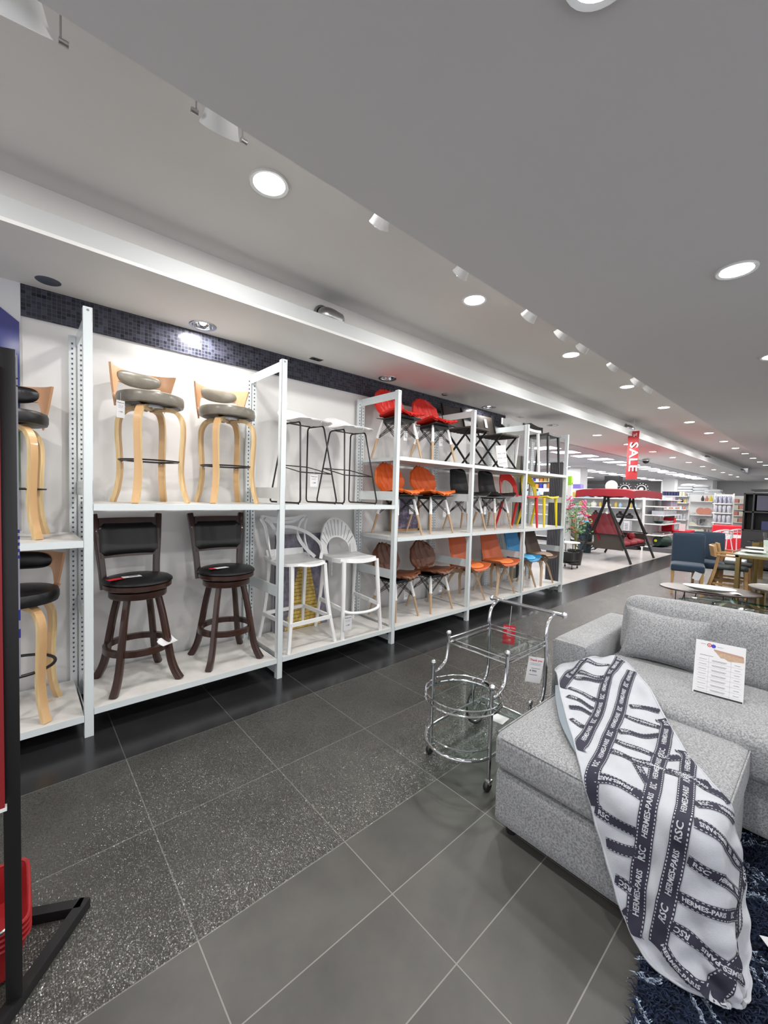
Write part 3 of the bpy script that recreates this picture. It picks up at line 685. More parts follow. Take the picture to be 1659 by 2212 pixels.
def shell_back_stool():
    t = thing('shell_back_stool', 'white plastic stool with a scallop shell shaped slatted back', 'bar stool')
    W = 'white'
    for s_ in (-1, 1):
        M().tube(bez([(s_*.19, -.18, .70), (s_*.205, -.205, .35), (s_*.222, -.228, 0)], 5), [.021]*5+[.019]*6, 10).build('leg', W, t)
        M().tube(bez([(s_*.185, .17, .72), (s_*.20, .20, .35), (s_*.225, .24, 0)], 5), [.02]*5+[.017]*6, 10).build('leg', W, t)
    m_ = M()
    m_.tube(bez([(-.208, -.20, .25), (-.15, -.255, .235), (0, -.28, .228), (.15, -.255, .235), (.208, -.20, .25)], 6), .015, 10)
    m_.build('footrest', W, t)
    for s_ in (-1, 1): M().bar([(s_*.207, -.2, .26), (s_*.205, .20, .28)], .018, .034).build('side_stretcher', W, t)
    def seat(u, v):
        a = 2*u-1; yy = -.235+.44*v; wd = .212*(1-abs(max(0, .35-v)/.35)**2.5*.25)
        return (a*wd, yy + .03*a*a*(v < .2), .72 + .008*a*a - .014*math.sin(PI*v))
    M().surf(seat, 20, 20, .038).build('seat', W, t)
    R = .205
    def back(u, v):
        th = math.radians(-14 + 208*u); rx, rz = .138+.080*v, .125+.200*v
        # outer edge ovals
        x = rx*math.cos(th); z = .745 + rz*math.sin(th)
        y = .185 + (z-.72)*.22 + .05*(1 - (x/.22)**2)
        return (x, y, z)
    def keep(u, v): 
        th = -14+208*u
        return not (.10 < v < .90 and 16 < th < 164 and (u*192) % 12 < 2.0)
    M().surf(back, 192, 10, .016, keep=keep).build('backrest', W, t)
    for s_ in (-1, 1): M().bar([(s_*.17, .185, .70), (s_*.178, .21, .80)], .07, .02, (0, 1, 0)).build('back_post', W, t)
    return t
t = shell_back_stool(); t.location = (2.41, 3.16, ZB); t.rotation_euler = (0, 0, math.radians(-2))

# ------------------------------------------------------------------ chairs
def dsw_base(t, leg_mat='beech', h=.44, cap='white', wx=.185, wy=.19, back=.205):
    for sx in (-1, 1):
        for yf, yb in ((-.11, -wy), (.11, back)):
            top = Vector((sx*.115, yf, h-.03)); bot = Vector((sx*wx, yb, 0)); mid = top.lerp(bot, .47)
            l = M().tube([mid, bot], [.0155, .011], 10); lo = l.build('leg', leg_mat, t)
            M().tube([top, mid], [.0135, .019], 10).build('leg_socket', cap, lo)
            l2 = M().ball(tuple(mid.lerp(top, -.03)), .007, 6); l2.build('bolt', 'blackmetal', lo)
    m_ = M()
    P = lambda sx, y: Vector((sx*.115, y, h-.035)); Q = lambda sx, f: (P(sx, -.11 if f else .11)).lerp(Vector((sx*wx, -wy if f else back, 0)), .46)
    for sx in (-1, 1):
        for o in (-.008, .008):
            m_.tube([P(sx, -.11)+Vector((0, 0, o)), Q(sx, False)+Vector((0, 0, o))], .0035, 5); m_.tube([P(sx, .11)+Vector((0, 0, o)), Q(sx, True)+Vector((0, 0, o))], .0035, 5)
    for f in (True, False):
        y = -.11 if f else .11
        for o in (-.008, .008):
            m_.tube([P(-1, y)+Vector((0, 0, o)), Q(1, f)+Vector((0, 0, o))], .0035, 5); m_.tube([P(1, y)+Vector((0, 0, o)), Q(-1, f)+Vector((0, 0, o))], .0035, 5)
    m_.build('wire_brace', 'blackmetal', t)
def butterfly_chair(label, m, group):
    t = thing('quilted_chair', label, 'chair', (0,0,0), 0, group)
    dsw_base(t)
    prof = bez([(-.235, .432, 0), (-.20, .455, 0), (-.10, .448, 0), (.02, .43, 0), (.12, .432, 0), (.165, .475, 0), (.185, .56, 0), (.21, .66, 0), (.235, .775, 0)], 4)
    n = len(prof)-1
    def wid(u):
        s_ = u
        for a, b, c, d in ((0, .13, .16, .205), (.16, .205, .42, .20), (.42, .20, .56, .135), (.56, .135, .76, .215), (.76, .215, .92, .19), (.92, .19, 1.001, .12)):
            if a <= s_ <= c: q = (s_-a)/(c-a); q = q*q*(3-2*q); return b+(d-b)*q
        return .12
    def fn(u, v):
        i = min(n, u*n); a = int(min(n-1, i)); q = i-a; p = prof[a].lerp(prof[a+1], q); s_ = 2*v-1; w_ = wid(u)
        y, z = p.x, p.y; y -= (.045*s_*s_ if u > .5 else 0); z += .022*s_*s_*(1 if u < .55 else .0) + (.01 if u < .1 else 0)*s_*s_
        if u > .9: z -= .03*s_*s_
        if u < .1: y += .03*s_*s_
        # stitched folds
        g = min(abs(s_ - k + (.25*(u*4 % 1)-.12)) for k in (-.45, .0, .45)); f = .012*math.exp(-(g/.055)**2)
        return (s_*w_, y + (f if u > .5 else 0), z - (f if u <= .5 else 0))
    M().surf(fn, 44, 26, .022).build('seat_shell', m, t)
    M().bx(-.12, .12, -.13, .13, .385, .412).build('seat_mount', 'black', t)
    M().surf(lambda u, v: ((2*v-1)*.165, -.2+.36*u, .427 - .018*math.sin(PI*u)), 8, 6, .006).build('seat_underside', 'black', t)
    return t
GQ = 'quilted butterfly chairs'
q0 = butterfly_chair('red quilted chair, left of two on the top board', 'redleather', GQ); q0.location = (3.03, 3.19, ZU)
dup(q0, (3.60, 3.19, ZU), math.radians(-4), 'red quilted chair, right of two on the top board')
q1 = butterfly_chair('orange quilted chair, left of two, mostly behind the upright', 'orangeleather', GQ); q1.location = (3.04, 3.16, ZM)
dup(q1, (3.59, 3.18, ZM), math.radians(-3), 'orange quilted chair, right of two on the middle board')
q2 = butterfly_chair('brown quilted chair, left of two on the bottom board', 'brownleather', GQ); q2.location = (3.07, 3.20, ZB); q2.rotation_euler = (0, 0, math.radians(4))
dup(q2, (3.62, 3.17, ZB), math.radians(-2), 'brown quilted chair, right of two on the bottom board')

def shell_surface(prof, widf, curl, back_curl=.06):
    n = len(prof)-1
    def fn(u, v):
        i = min(n, u*n); a = int(min(n-1, i)); q = i-a; p = prof[a].lerp(prof[a+1], q); s_ = 2*v-1; w_ = widf(u)
        k = max(0, min(1, (u-.45)/.15)); e = s_*s_
        return (s_*w_, p.x - back_curl*e*k, p.y + curl*e*e*(1-k))
    return fn
def black_shell_chair(label):
    t = thing('shell_chair', label, 'chair', (0,0,0), 0, 'black shell chairs on dowel legs')
    dsw_base(t)
    prof = bez([(-.24, .425, 0), (-.21, .448, 0), (-.08, .44, 0), (.06, .435, 0), (.14, .462, 0), (.185, .56, 0), (.21, .70, 0), (.23, .80, 0)], 4)
    def wid(u):
        if u < .08: return .15+.06*math.sin(u/.08*PI/2)
        if u > .9: return .165*math.sqrt(max(.02, 1-((u-.9)/.1)**2)) + .002
        return .21 if u < .55 else .21 - .045*(u-.55)/.35
    M().surf(shell_surface(prof, wid, .05, .075), 40, 22, .006).build('seat_shell', 'black', t)
    M().bx(-.12, .12, -.12, .12, .405, .424).build('seat_mount', 'blackmetal', t)
    return t
k0 = black_shell_chair('black plastic shell chair with dowel legs, left of the pair'); k0.location = (4.28, 3.20, ZM)
dup(k0, (4.91, 3.21, ZM), math.radians(-3), 'black plastic shell chair with dowel legs, right of the pair')

def tulip_chair(label, m, pad):
    t = thing('padded_shell_chair', label, 'chair', (0,0,0), 0, 'padded shell chairs on beech legs')
    for sx in (-1, 1):
        for y0, y1 in ((-.09, -.185), (.10, .215)):
            M().bar([(sx*.055, y0*.8, .405), (sx*.105, (y0*.5+y1*.5), .26), (sx*.195, y1, 0)], .034, .024, (sx, (1 if y1 > 0 else -1), 0), scale=[1.15, 1.05, .8]).build('leg', 'beech', t)
    m_ = M().bar([(-.14, -.10, .37), (.14, .12, .37)], .03, .05); m_.bar([(.14, -.10, .37), (-.14, .12, .37)], .03, .05); m_.build('cross_frame', 'beech', t)
    prof = bez([(-.25, .405, 0), (-.235, .43, 0), (-.12, .425, 0), (.04, .418, 0), (.11, .44, 0), (.155, .53, 0), (.205, .68, 0), (.245, .81, 0)], 4)
    def wid(u):
        if u < .1: return .16+.05*math.sin(u/.1*PI/2)
        if u > .95: return .17
        return .235 if .3 < u < .5 else (.21+.025*(u-.1)/.2 if u <= .3 else .235-.06*(u-.5)/.45)
    M().surf(shell_surface(prof, wid, .05, .09), 40, 22, .007).build('seat_shell', m, t)
    def sp(u, v):
        a = 2*PI*u; r = v; x = math.cos(a)*.20*r; y = math.sin(a)*.185*r - .045; e = math.sqrt(max(0, 1-r**6))
        return (x, y, .438 + .02*e + .03*(x/.2)**2*.6 - .006*math.exp(-((r-.8)/.05)**2))
    M().surf(sp, 36, 12, .012).build('seat_pad', pad, t)
    return t
c0 = tulip_chair('terracotta shell chair with orange seat pad, left of the pair', 'orangeshell', 'orangepad'); c0.location = (4.275, 3.17, ZB)
dup(c0, (4.95, 3.15, ZB), math.radians(-6), 'terracotta shell chair with orange seat pad, right of the pair')
t = tulip_chair('blue padded shell chair on beech legs', 'blueshell', 'bluepad'); t.location = (5.56, 3.15, ZB)
t = tulip_chair('brown padded shell chair on beech legs at the shelf end', 'brownshell', 'brownpad'); t.location = (6.09, 3.14, ZB)

def arch_chair(label, m, rz=0):
    t = thing('arch_back_chair', label, 'chair', (0,0,0), 0, 'one piece plastic chairs with open arched backs')
    for s_ in (-1, 1):
        M().tube([(s_*.165, -.175, .44), (s_*.175, -.20, 0)], [.024, .014], 10).build('leg', m, t)
        M().tube([(s_*.165, .14, .44), (s_*.195, .25, 0)], [.024, .015], 10).build('leg', m, t)
    def seat(u, v):
        a = 2*u-1; yy = -.225+.42*v; wd = .20*(1-max(0, .3-v)**1.5*1.2)
        return (a*wd, yy, .455 + .022*a*a - .016*math.sin(PI*v))
    M().surf(seat, 18, 18, .02).build('seat', m, t)
    # back: arched band with an open window
    def bk(u, v):
        th = PI*u; r = .0; x = math.cos(th); zt = math.sin(th)**.55
        o = Vector((x*.205, 0, .45 + zt*.36)); i = Vector((x*.15, 0, .45 + zt*.24)); p = i.lerp(o, v)
        y = .175 + (p.z-.45)*.17 + .05*(1-(p.x/.2)**2)
        return (p.x, y, p.z)
    M().surf(bk, 40, 6, .014).build('backrest', m, t)
    return t
t = arch_chair('red plastic chair with open arched back', 'redplastic'); t.location = (5.46, 3.13, ZM); t.rotation_euler = (0, 0, math.radians(-6))
t = arch_chair('yellow plastic chair with open arched back in the end bay', 'yellowplastic'); t.location = (6.05, 3.12, ZM); t.rotation_euler = (0, 0, math.radians(-4))

def folding_chair(label):
    t = thing('folding_chair', label, 'chair', (0,0,0), 0, 'brown folding garden chairs')
    for s_ in (-1, 1):
        M().bar([(s_*.20, -.21, 0), (s_*.20, .14, .44), (s_*.20, .24, .80)], .014, .022).build('back_frame', 'blackmetal', t)
        M().bar([(s_*.175, .22, 0), (s_*.175, -.02, .26), (s_*.175, -.19, .44)], .014, .022).build('leg', 'blackmetal', t)
    for y, z, nm in ((-.20, .02, 'front_stretcher'), (.205, .03, 'rear_stretcher')): M().bar([(-.2, y, z), (.2, y, z)], .014, .018).build(nm, 'blackmetal', t)
    M().box((0, -.02, .455), (.40, .42, .022), None, 0, .008).build('seat', 'rattan', t)
    m_ = M()
    for i in range(6): m_.bar([(-.18+.072*i, -.2, .44), (-.18+.072*i, .16, .44)], .008, .01)
    m_.build('seat_underframe', 'blackmetal', t)
    M().box((0, .215, .64), (.42, .02, .27), (-.26, 0, 0), 0, .008).build('backrest', 'rattan', t)
    return t
f0 = folding_chair('brown woven folding chair, left of two on the top board'); f0.location = (4.22, 3.20, ZU)
dup(f0, (4.92, 3.20, ZU), math.radians(-3), 'brown woven folding chair with a price card on its back')

def wingback_stool(label, m, w_):
    t = thing('low_back_stool', label, 'stool', (0,0,0), 0, 'plastic stools with low winged backs')
    for s_ in (-1, 1):
        M().bar([(s_*.165, -.16, .59), (s_*.185, -.19, 0)], .03, .026, (0, 1, 0), scale=[1.2, .8]).build('leg', m, t)
        M().bar([(s_*.16, .15, .59), (s_*.185, .21, 0)], .03, .026, (0, 1, 0), scale=[1.2, .8]).build('leg', m, t)
    M().surf(lambda u, v: ((2*u-1)*.195, -.19+.37*v, .605 + .01*(2*u-1)**2 - .012*math.sin(PI*v)), 14, 14, .035).build('seat', m, t)
    def bk(u, v):
        s_ = 2*u-1; e = abs(s_); h = .045 if e > .7 else .045+.035*(1-e/.7)
        zc = .735 + .01*(1-e); return (s_*w_, .165+.05*(1-e*e), zc + (v-.5)*2*h)
    M().surf(bk, 26, 6, .02).build('backrest', m, t)
    M().bar([(0, .16, .59), (0, .195, .72)], .09, .022, (0, 1, 0), scale=[1.4, .9]).build('back_stem', m, t)
    return t
t = wingback_stool('pale grey stool with low winged back on the top board', 'white', .26); t.location = (5.52, 3.16, ZU)
t = wingback_stool('charcoal stool with low winged back at the end of the top board', 'charplastic', .30); t.location = (6.12, 3.14, ZU)

# ------------------------------------------------------------------ pictures behind the stools
pic = mat('pier_print', (.2, .18, .22), .5); N = NT(pic)
tc = N.n('TexCoord'); sp = N.n('SeparateXYZ'); N.l(tc.outputs['Generated'], sp.inputs[0])
gx, gz = sp.outputs[0], sp.outputs[2]
cl = N.ramp(N.noise(tc.outputs['Generated'], 7, 6), [(.35, (.055, .05, .07)), (.6, (.16, .15, .19)), (.75, (.30, .28, .32))])
sea = N.ramp(N.noise(tc.outputs['Generated'], 14, 5), [(.4, (.12, .11, .15)), (.7, (.26, .24, .30))])
bg = N.mix(N.math('GREATER_THAN', gz, .66), sea, cl)
half = N.math('MULTIPLY_ADD', N.math('SUBTRACT', .72, gz), .36, .09)
inp = N.math('LESS_THAN', N.math('ABSOLUTE', N.math('SUBTRACT', gx, .52)), half); inp = N.math('MULTIPLY', inp, N.math('LESS_THAN', gz, .70))
pl = N.math('FRACT', N.math('DIVIDE', 1.0, N.math('MAXIMUM', N.math('SUBTRACT', .80, gz), .05)))
pl = N.math('FRACT', N.math('MULTIPLY', gz, 26)); wood = N.mix(N.math('LESS_THAN', pl, .14), N.ramp(N.noise(tc.outputs['Generated'], 18, 4), [(.35, (.42, .27, .05)), (.65, (.66, .50, .14))]), (.12, .06, .02))
N.l(N.mix(inp, bg, wood), N.b.inputs['Base Color']); MT['pier'] = pic
t = thing('canvas_picture', 'canvas print of a yellow wooden pier behind the white stools', 'picture', (2.06, 3.44, ZB), 0)
M().bx(-.29, .29, .0, .03, .0, .92).build('canvas_print', 'pier', t); M().bx(-.292, .292, .03, .036, -.0, .922).build('backing_board', 'paper', t)
lp = mat('landscape_print', (.1, .09, .14), .35); N = NT(lp); tc = N.n('TexCoord')
N.l(N.ramp(N.noise(tc.outputs['Generated'], 5, 8, .7), [(.35, (.03, .025, .05)), (.52, (.10, .08, .14)), (.62, (.25, .22, .30)), (.75, (.12, .08, .16))]), N.b.inputs['Base Color']); MT['landscape'] = lp
t = thing('framed_picture', 'dark mountain picture in a thin gold frame behind the orange chairs', 'picture', (3.44, 3.44, ZM), 0)
M().bx(-.215, .215, .0, .012, .02, .385).build('picture_print', 'landscape', t)
m_ = M()
for a in ((-.235, -.213, 0, .40), (.213, .235, 0, .40)): m_.bx(a[0], a[1], -.006, .02, a[2], a[3])
m_.bx(-.235, .235, -.006, .02, 0, .022); m_.bx(-.235, .235, -.006, .02, .38, .40); m_.build('picture_frame', 'oak', t)
bp_ = mat('blue_poster', (.06, .06, .22), .12); N = NT(bp_); tc = N.n('TexCoord'); sp = N.n('SeparateXYZ'); N.l(tc.outputs['Generated'], sp.inputs[0])
N.l(N.ramp(sp.outputs[2], [(0, (.35, .34, .33)), (.15, (.40, .40, .40)), (.22, (.10, .16, .07)), (.42, (.07, .14, .05)), (.46, (.05, .10, .20)), (.62, (.04, .07, .22)), (1, (.075, .07, .24))]), N.b.inputs['Base Color']); MT['poster'] = bp_
t = thing('beach_poster', 'glossy blue poster with greenery pinned on the wall at the left edge', 'poster', (-.45, 3.545, 1.19), 0)
M().add([(-.45, 0, 0), (.468, 0, 0), (.468, 0, 1.33), (.30, 0, 1.46), (-.45, 0, 1.46)], [(0,1,2,3,4)]).add([(-.45, .008, 0), (.468, .008, 0), (.468, .008, 1.33), (.30, .008, 1.46), (-.45, .008, 1.46)], [(4,3,2,1,0)]).build('poster_sheet', 'poster', t)
M().bx(-.45, .475, .009, .016, -.02, 1.62).build('backing_board', 'paper', t)

# ------------------------------------------------------------------ price tags and cards
def price_tag(x, y, z, rz, label, red=False, w_=.045, h=.085, tilt=0, strip=.05):
    t = thing('price_tag', label, 'price tag', (x, y, z), rz, 'hanging price tags')
    if tilt: t.rotation_euler = (0, tilt, rz)
    M().bx(-w_/2, w_/2, -.0006, .0006, -h, 0).build('card', 'tagred' if red else 'paper', t)
    i = M()
    ink = 'paper' if red else 'ink'
    add_text(i, 'Thank you', w_*.19, frame((0, -.0012, -h*.13), (1,0,0), (0,0,1)))
    for q in (.28, .34, .40): i.bx(-w_*.3, w_*.3, -.0012, -.0008, -h*q-.0008, -h*q)
    add_text(i, '1 590', w_*.2, frame((0, -.0012, -h*.66), (1,0,0), (0,0,1))) if not red else i.bx(-w_*.13, w_*.13, -.0012, -.0008, -h*.8, -h*.6)
    i.build('printing', ink, t)
    M().tube([(0, 0, 0), (0, 0, strip)], .0007, 4).build('string', 'paper', t)
    return t
FR = -.02
price_tag(.50, 3.12, Z2+.66, .3, 'white tag with red dot hanging off the left taupe stool', w_=.05, h=.11)
price_tag(1.865, 2.97, Z2+.25, .0, 'white price tag hanging on the left wire stool footrest', w_=.075, h=.10)
price_tag(2.21, 2.905, ZB+.22, .0, 'white price tag hanging from the shell back stool', w_=.09, h=.13)
price_tag(2.16, 3.1, ZB+.68, .9, 'narrow white tag between the two white plastic stools', w_=.05, h=.12)
for x, z, lb in ((3.08, ZU+.30, 'white tag under the left red quilted chair'), (3.66, ZU+.30, 'white tag under the right red quilted chair'), (3.20, ZM+.32, 'white tag under the left orange quilted chair'), (3.77, ZM+.28, 'white tag under the right orange quilted chair'),
                 (3.16, ZB+.28, 'white tag under the left brown quilted chair'), (3.74, ZB+.28, 'white tag under the right brown quilted chair'), (5.05, ZB+.37, 'white tag with red dot under the right terracotta chair'), (5.40, ZB+.40, 'white tag under the blue chair'), (6.24, ZB+.37, 'white tag under the brown padded chair'), (4.60, ZM+.3, 'white tag beside the left black shell chair')):
    price_tag(x, 3.12, z, 0, lb, w_=.055, h=.10)
t = thing('price_card', 'white price card leaning on the right folding chair, printed in small lines', 'price card', (4.80, 3.0, ZU+.015), math.radians(-18)); t.rotation_euler = (-.1, -.12, math.radians(-18))
M().box((0, 0, .15), (.16, .002, .30), None, 0, .0008).build('card', 'paper', t); i = M()
for z, s_ in ((.19, 'WAS 3 590'), (.13, 'NOW 2 590')): add_text(i, s_, .028, frame((0, -.0016, z), (1,0,0), (0,0,1)))
for z in (.05, .065): i.bx(-.06, .06, -.0017, -.0012, z, z+.004)
i.build('printing', 'greyink', t)
t = thing('back_tag', 'white paper label stuck on the right folding chair back', 'label', (4.95, 3.385, ZU+.60)); t.rotation_euler = (-.26, 0, 0)
M().bx(-.03, .03, -.002, 0, 0, .13).build('card', 'paper', t)
# tags lying on the dark wooden stools
t = thing('red_price_tag', 'red tag lying on the seat of the left dark wooden stool', 'price tag', (.47, 3.10, ZB+.727), .35, 'hanging price tags'); M().box((0, 0, 0), (.10, .05, .001)).build('card', 'tagred', t)
t = thing('price_tag', 'white tag lying on the seat of the left dark wooden stool', 'price tag', (.56, 3.11, ZB+.733), .1, 'hanging price tags'); M().box((0, 0, 0), (.11, .055, .001)).build('card', 'paper', t); M().box((.01, 0, .001), (.05, .02, .0006)).build('printing', 'greyink', t)
t = thing('price_tag', 'white tag lying on the seat of the right dark wooden stool', 'price tag', (1.15, 3.11, ZB+.733), .2, 'hanging price tags'); M().box((0, 0, 0), (.10, .05, .001)).build('card', 'paper', t); M().box((-.06, .01, -.0005), (.06, .04, .001)).build('red_flap', 'tagred', t)
t = thing('price_tag', 'crumpled white tag on the foot ring of the left dark wooden stool', 'price tag', (.76, 3.03, ZB+.262), .5, 'hanging price tags'); M().surf(lambda u, v: ((u-.5)*.12, (v-.5)*.06, .004+.018*math.sin(u*7)*v+.02*v*v), 10, 5, .001).build('card', 'paper', t)
t = thing('paper_scrap', 'small yellowed tape mark on the bottom board at left', 'scrap', (.13, 3.25, .136), .2); M().box((0, 0, 0), (.05, .03, .0008)).build('scrap', col('tape', (.6, .48, .3)), t)
# ------------------------------------------------------------------ sofa and ottoman
def puff(m_, c, d, r=.04, crown=.02, rot=None, n=14, noise=.0):
    """soft upholstered block: rounded box with a slight crown"""
    R = rotm(rot); c = Vector(c); hx, hy, hz = d[0]/2, d[1]/2, d[2]/2
    bm = bmesh.new(); bmesh.ops.create_cube(bm, size=2); bmesh.ops.subdivide_edges(bm, edges=bm.edges[:], cuts=n, use_grid_fill=True)
    for v in bm.verts:
        p = v.co.copy(); q = Vector((p.x*hx, p.y*hy, p.z*hz))
        inn = Vector((max(-(hx-r), min(hx-r, q.x)), max(-(hy-r), min(hy-r, q.y)), max(-(hz-r), min(hz-r, q.z))))
        dd = q - inn
        if dd.length > 1e-9: q = inn + dd.normalized()*r
        cz = (1-p.x**2)*(1-p.y**2)*crown; q.z += cz if p.z > .5 else 0
        q.x += math.copysign((1-p.z**2)*(1-p.y**2)*crown*.4, p.x) if abs(p.x) > .99 else 0
        q.y += math.copysign((1-p.z**2)*(1-p.x**2)*crown*.4, p.y) if abs(p.y) > .99 else 0
        v.co = q
    bm.verts.index_update()
    m_.add([c + R @ v.co for v in bm.verts], [[v.index for v in f.verts] for f in bm.faces], 0, True); bm.free(); return m_
def seam(m_, pts, r=.003): return m_.tube(pts, r, 6)
GF = 'grey_fabric'
t = thing('ottoman', 'light grey fabric ottoman in front of the sofa, under the striped blanket', 'ottoman', (1.975, .585, 0))
puff(M(), (0, 0, .17), (.80, .76, .25), .025, .006, n=8).build('base', GF, t)
puff(M(), (0, 0, .373), (.815, .775, .155), .032, .012, n=18).build('cushion', GF, t)
sm_ = M()
for s_ in (-1, 1):
    seam(sm_, [(s_*.405, -.35, .44), (s_*.405, .35, .44)]); seam(sm_, [(-.37, s_*.386, .44), (.37, s_*.386, .44)])
sm_.build('piping', GF, t)
for sx in (-1, 1):
    for sy in (-1, 1): M().lathe([(.0, 0), (.022, 0), (.028, .05), (0, .05)], 16, (sx*.34, sy*.32, 0)).build('leg', 'black', t)
t = thing('sofa', 'light grey fabric sofa at right, with one arm and a thick back', 'sofa', (2.95, 0, 0))
X0 = -2.95
puff(M(), (2.90+X0, -.28, .17), (1.02, 2.42, .25), .025, .004, n=10).build('base', GF, t)
for y0, y1 in ((-.22, .95), (-1.42, -.23)):
    puff(M(), (2.70+X0, (y0+y1)/2, .40), (.74, y1-y0, .20), .05, .018, n=18).build('seat_cushion', GF, t)
puff(M(), (3.0+X0, 1.062, .335), (.98, .215, .57), .03, .004, n=12).build('arm', GF, t)
puff(M(), (3.30+X0, -.27, .37), (.22, 2.43, .60), .04, .004, n=10).build('back_frame', GF, t)
for y0, y1 in ((-.25, .93), (-1.42, -.26)):
    puff(M(), (3.075+X0, (y0+y1)/2, .665), (.21, y1-y0, .40), .07, .02, (0, .20, 0), n=18).build('back_cushion', GF, t)
sm_ = M(); seam(sm_, [(2.52+X0, .96, .60), (2.52+X0, 1.165, .60)]); seam(sm_, [(2.515+X0, .958, .12), (2.515+X0, .958, .59)]); sm_.build('piping', GF, t)
for sx, sy in ((-.45, 1.0), (.42, 1.0), (-.45, -1.4), (.42, -1.4)): M().lathe([(.0, 0), (.022, 0), (.028, .05), (0, .05)], 16, (sx, sy, 0)).build('leg', 'black', t)
# scatter cushion
t = thing('scatter_cushion', 'plain grey scatter cushion leaning on the sofa back beside the arm', 'cushion', (2.895, .665, .515)); t.rotation_euler = (0, math.radians(20), math.radians(3))
def pil(side):
    def fn(u, v):
        a, b = 2*u-1, 2*v-1; e = ((1-a*a)*(1-b*b))**.42
        px_ = a*.225*(1-.07*(1-b*b)); pz_ = b*.155*(1-.09*(1-a*a)); wr = .004*math.sin(9*a+4*b)*abs(a)*e
        return (side*(e*.085+wr), px_*(1+.05*abs(a*b)**3), .15+pz_*(1+.08*abs(a*b)**3))
    return fn
m_ = M().surf(pil(-1), 26, 20); b_ = M().surf(pil(1), 26, 20); b_.f = [f[::-1] for f in b_.f]; m_.add(b_.v, b_.f, 0, True); m_.build('cover', GF, t)
pp = [pil(1)(u, v) for u, v in [(i/20, 0) for i in range(20)] + [(1, i/14) for i in range(14)] + [(1-i/20, 1) for i in range(20)] + [(0, 1-i/14) for i in range(14)]]
M().tube(pp, .003, 6, closed=True).build('piping', GF, t)
# acrylic card holder on the seat
P0 = Vector((2.600, .460, .506)); ex = Vector((.025, -.196, 0)).normalized(); ez = Vector((.095, .012, .262)).normalized(); nn = ex.cross(ez)
t = thing('sign_holder', 'clear acrylic stand with a printed sofa bed price sheet on the sofa seat', 'sign', tuple(P0)); 
fm = frame((0, 0, 0), ex, ez)
def sb(m_, x0, x1, z0, z1, d=.0, th=.0004, mi=0):
    i0 = len(m_.v); m_.bx(x0, x1, z0, z1, d, d+th, mi); return m_.xf(fm, i0)
W_, H_ = .200, .280
sb(M(), -.002, W_+.002, -.0, H_+.004, -.003, .002).build('acrylic_panel', 'clearplastic', t)
sb(M(), 0, W_, 0, H_, .0, .0006).build('sheet', 'paper', t)
i = M(); sb(i, .006, W_-.003, .012, .020, .0008); sb(i, .006, W_-.003, .0, .0095, .0008); sb(i, .006, W_-.003, -.004, -.0025, .0008); i.build('dark_stripe', 'ink', t)
i = M()
for k in range(7):
    z = .185 - k*.0245
    sb(i, .018, .050, z, z+.0015, .0008)
    sb(i, .070, .130, z+.0015, z+.003, .0008); sb(i, .072, .126, z-.003, z-.0015, .0008)
    sb(i, .160, .182, z, z+.0018, .0008)
    sb(i, .012, .190, z-.0105, z-.0101, .0008)
sb(i, .020, .075, .205, .207, .0008); sb(i, .058, .0584, .02, .2, .0008); sb(i, .146, .1464, .02, .2, .0008); sb(i, .02, .043, .262, .2635, .0008); sb(i, .088, .112, .258, .2592, .0008)
i.build('printed_lines', 'greyink', t)
def dsc(cx, cz, r, m, d=.0009):
    o = M().disc((cx, cz, d), r, 20); o.xf(fm); return o.build('round_logo', m, t)
dsc(.056, .2605, .0095, 'redink'); dsc(.056, .2605, .0058, 'paper', .0011); dsc(.056, .2605, .003, 'redink', .0013); dsc(.073, .2585, .0095, 'blueink', .0011)
i = M(); i.add([(.075,.240,.0008),(.19,.236,.0008),(.195,.218,.0008),(.195,.206,.0008),(.135,.198,.0008),(.118,.208,.0008),(.105,.206,.0008)], [(6,5,4,3,2,1,0)]); i.f=[f[::-1] for f in i.f]; i.xf(fm); i.build('sofa_photo', col('cardtan', (.50, .36, .22), .5, noise=(90, .2), col2=(.36, .25, .2)), t)
i = M(); i.add([(.075,.244,.0011),(.19,.236,.0011),(.195,.226,.0011),(.078,.235,.0011)], [(3,2,1,0)]); i.f=[f[::-1] for f in i.f]; i.xf(fm); i.build('sofa_photo_back', col('cardbrown', (.40, .24, .19), .5), t)
m_ = M().bx(0, W_, 0, .002, -.09, 0); m_.xf(fm); m_.build('acrylic_foot', 'clearplastic', t)

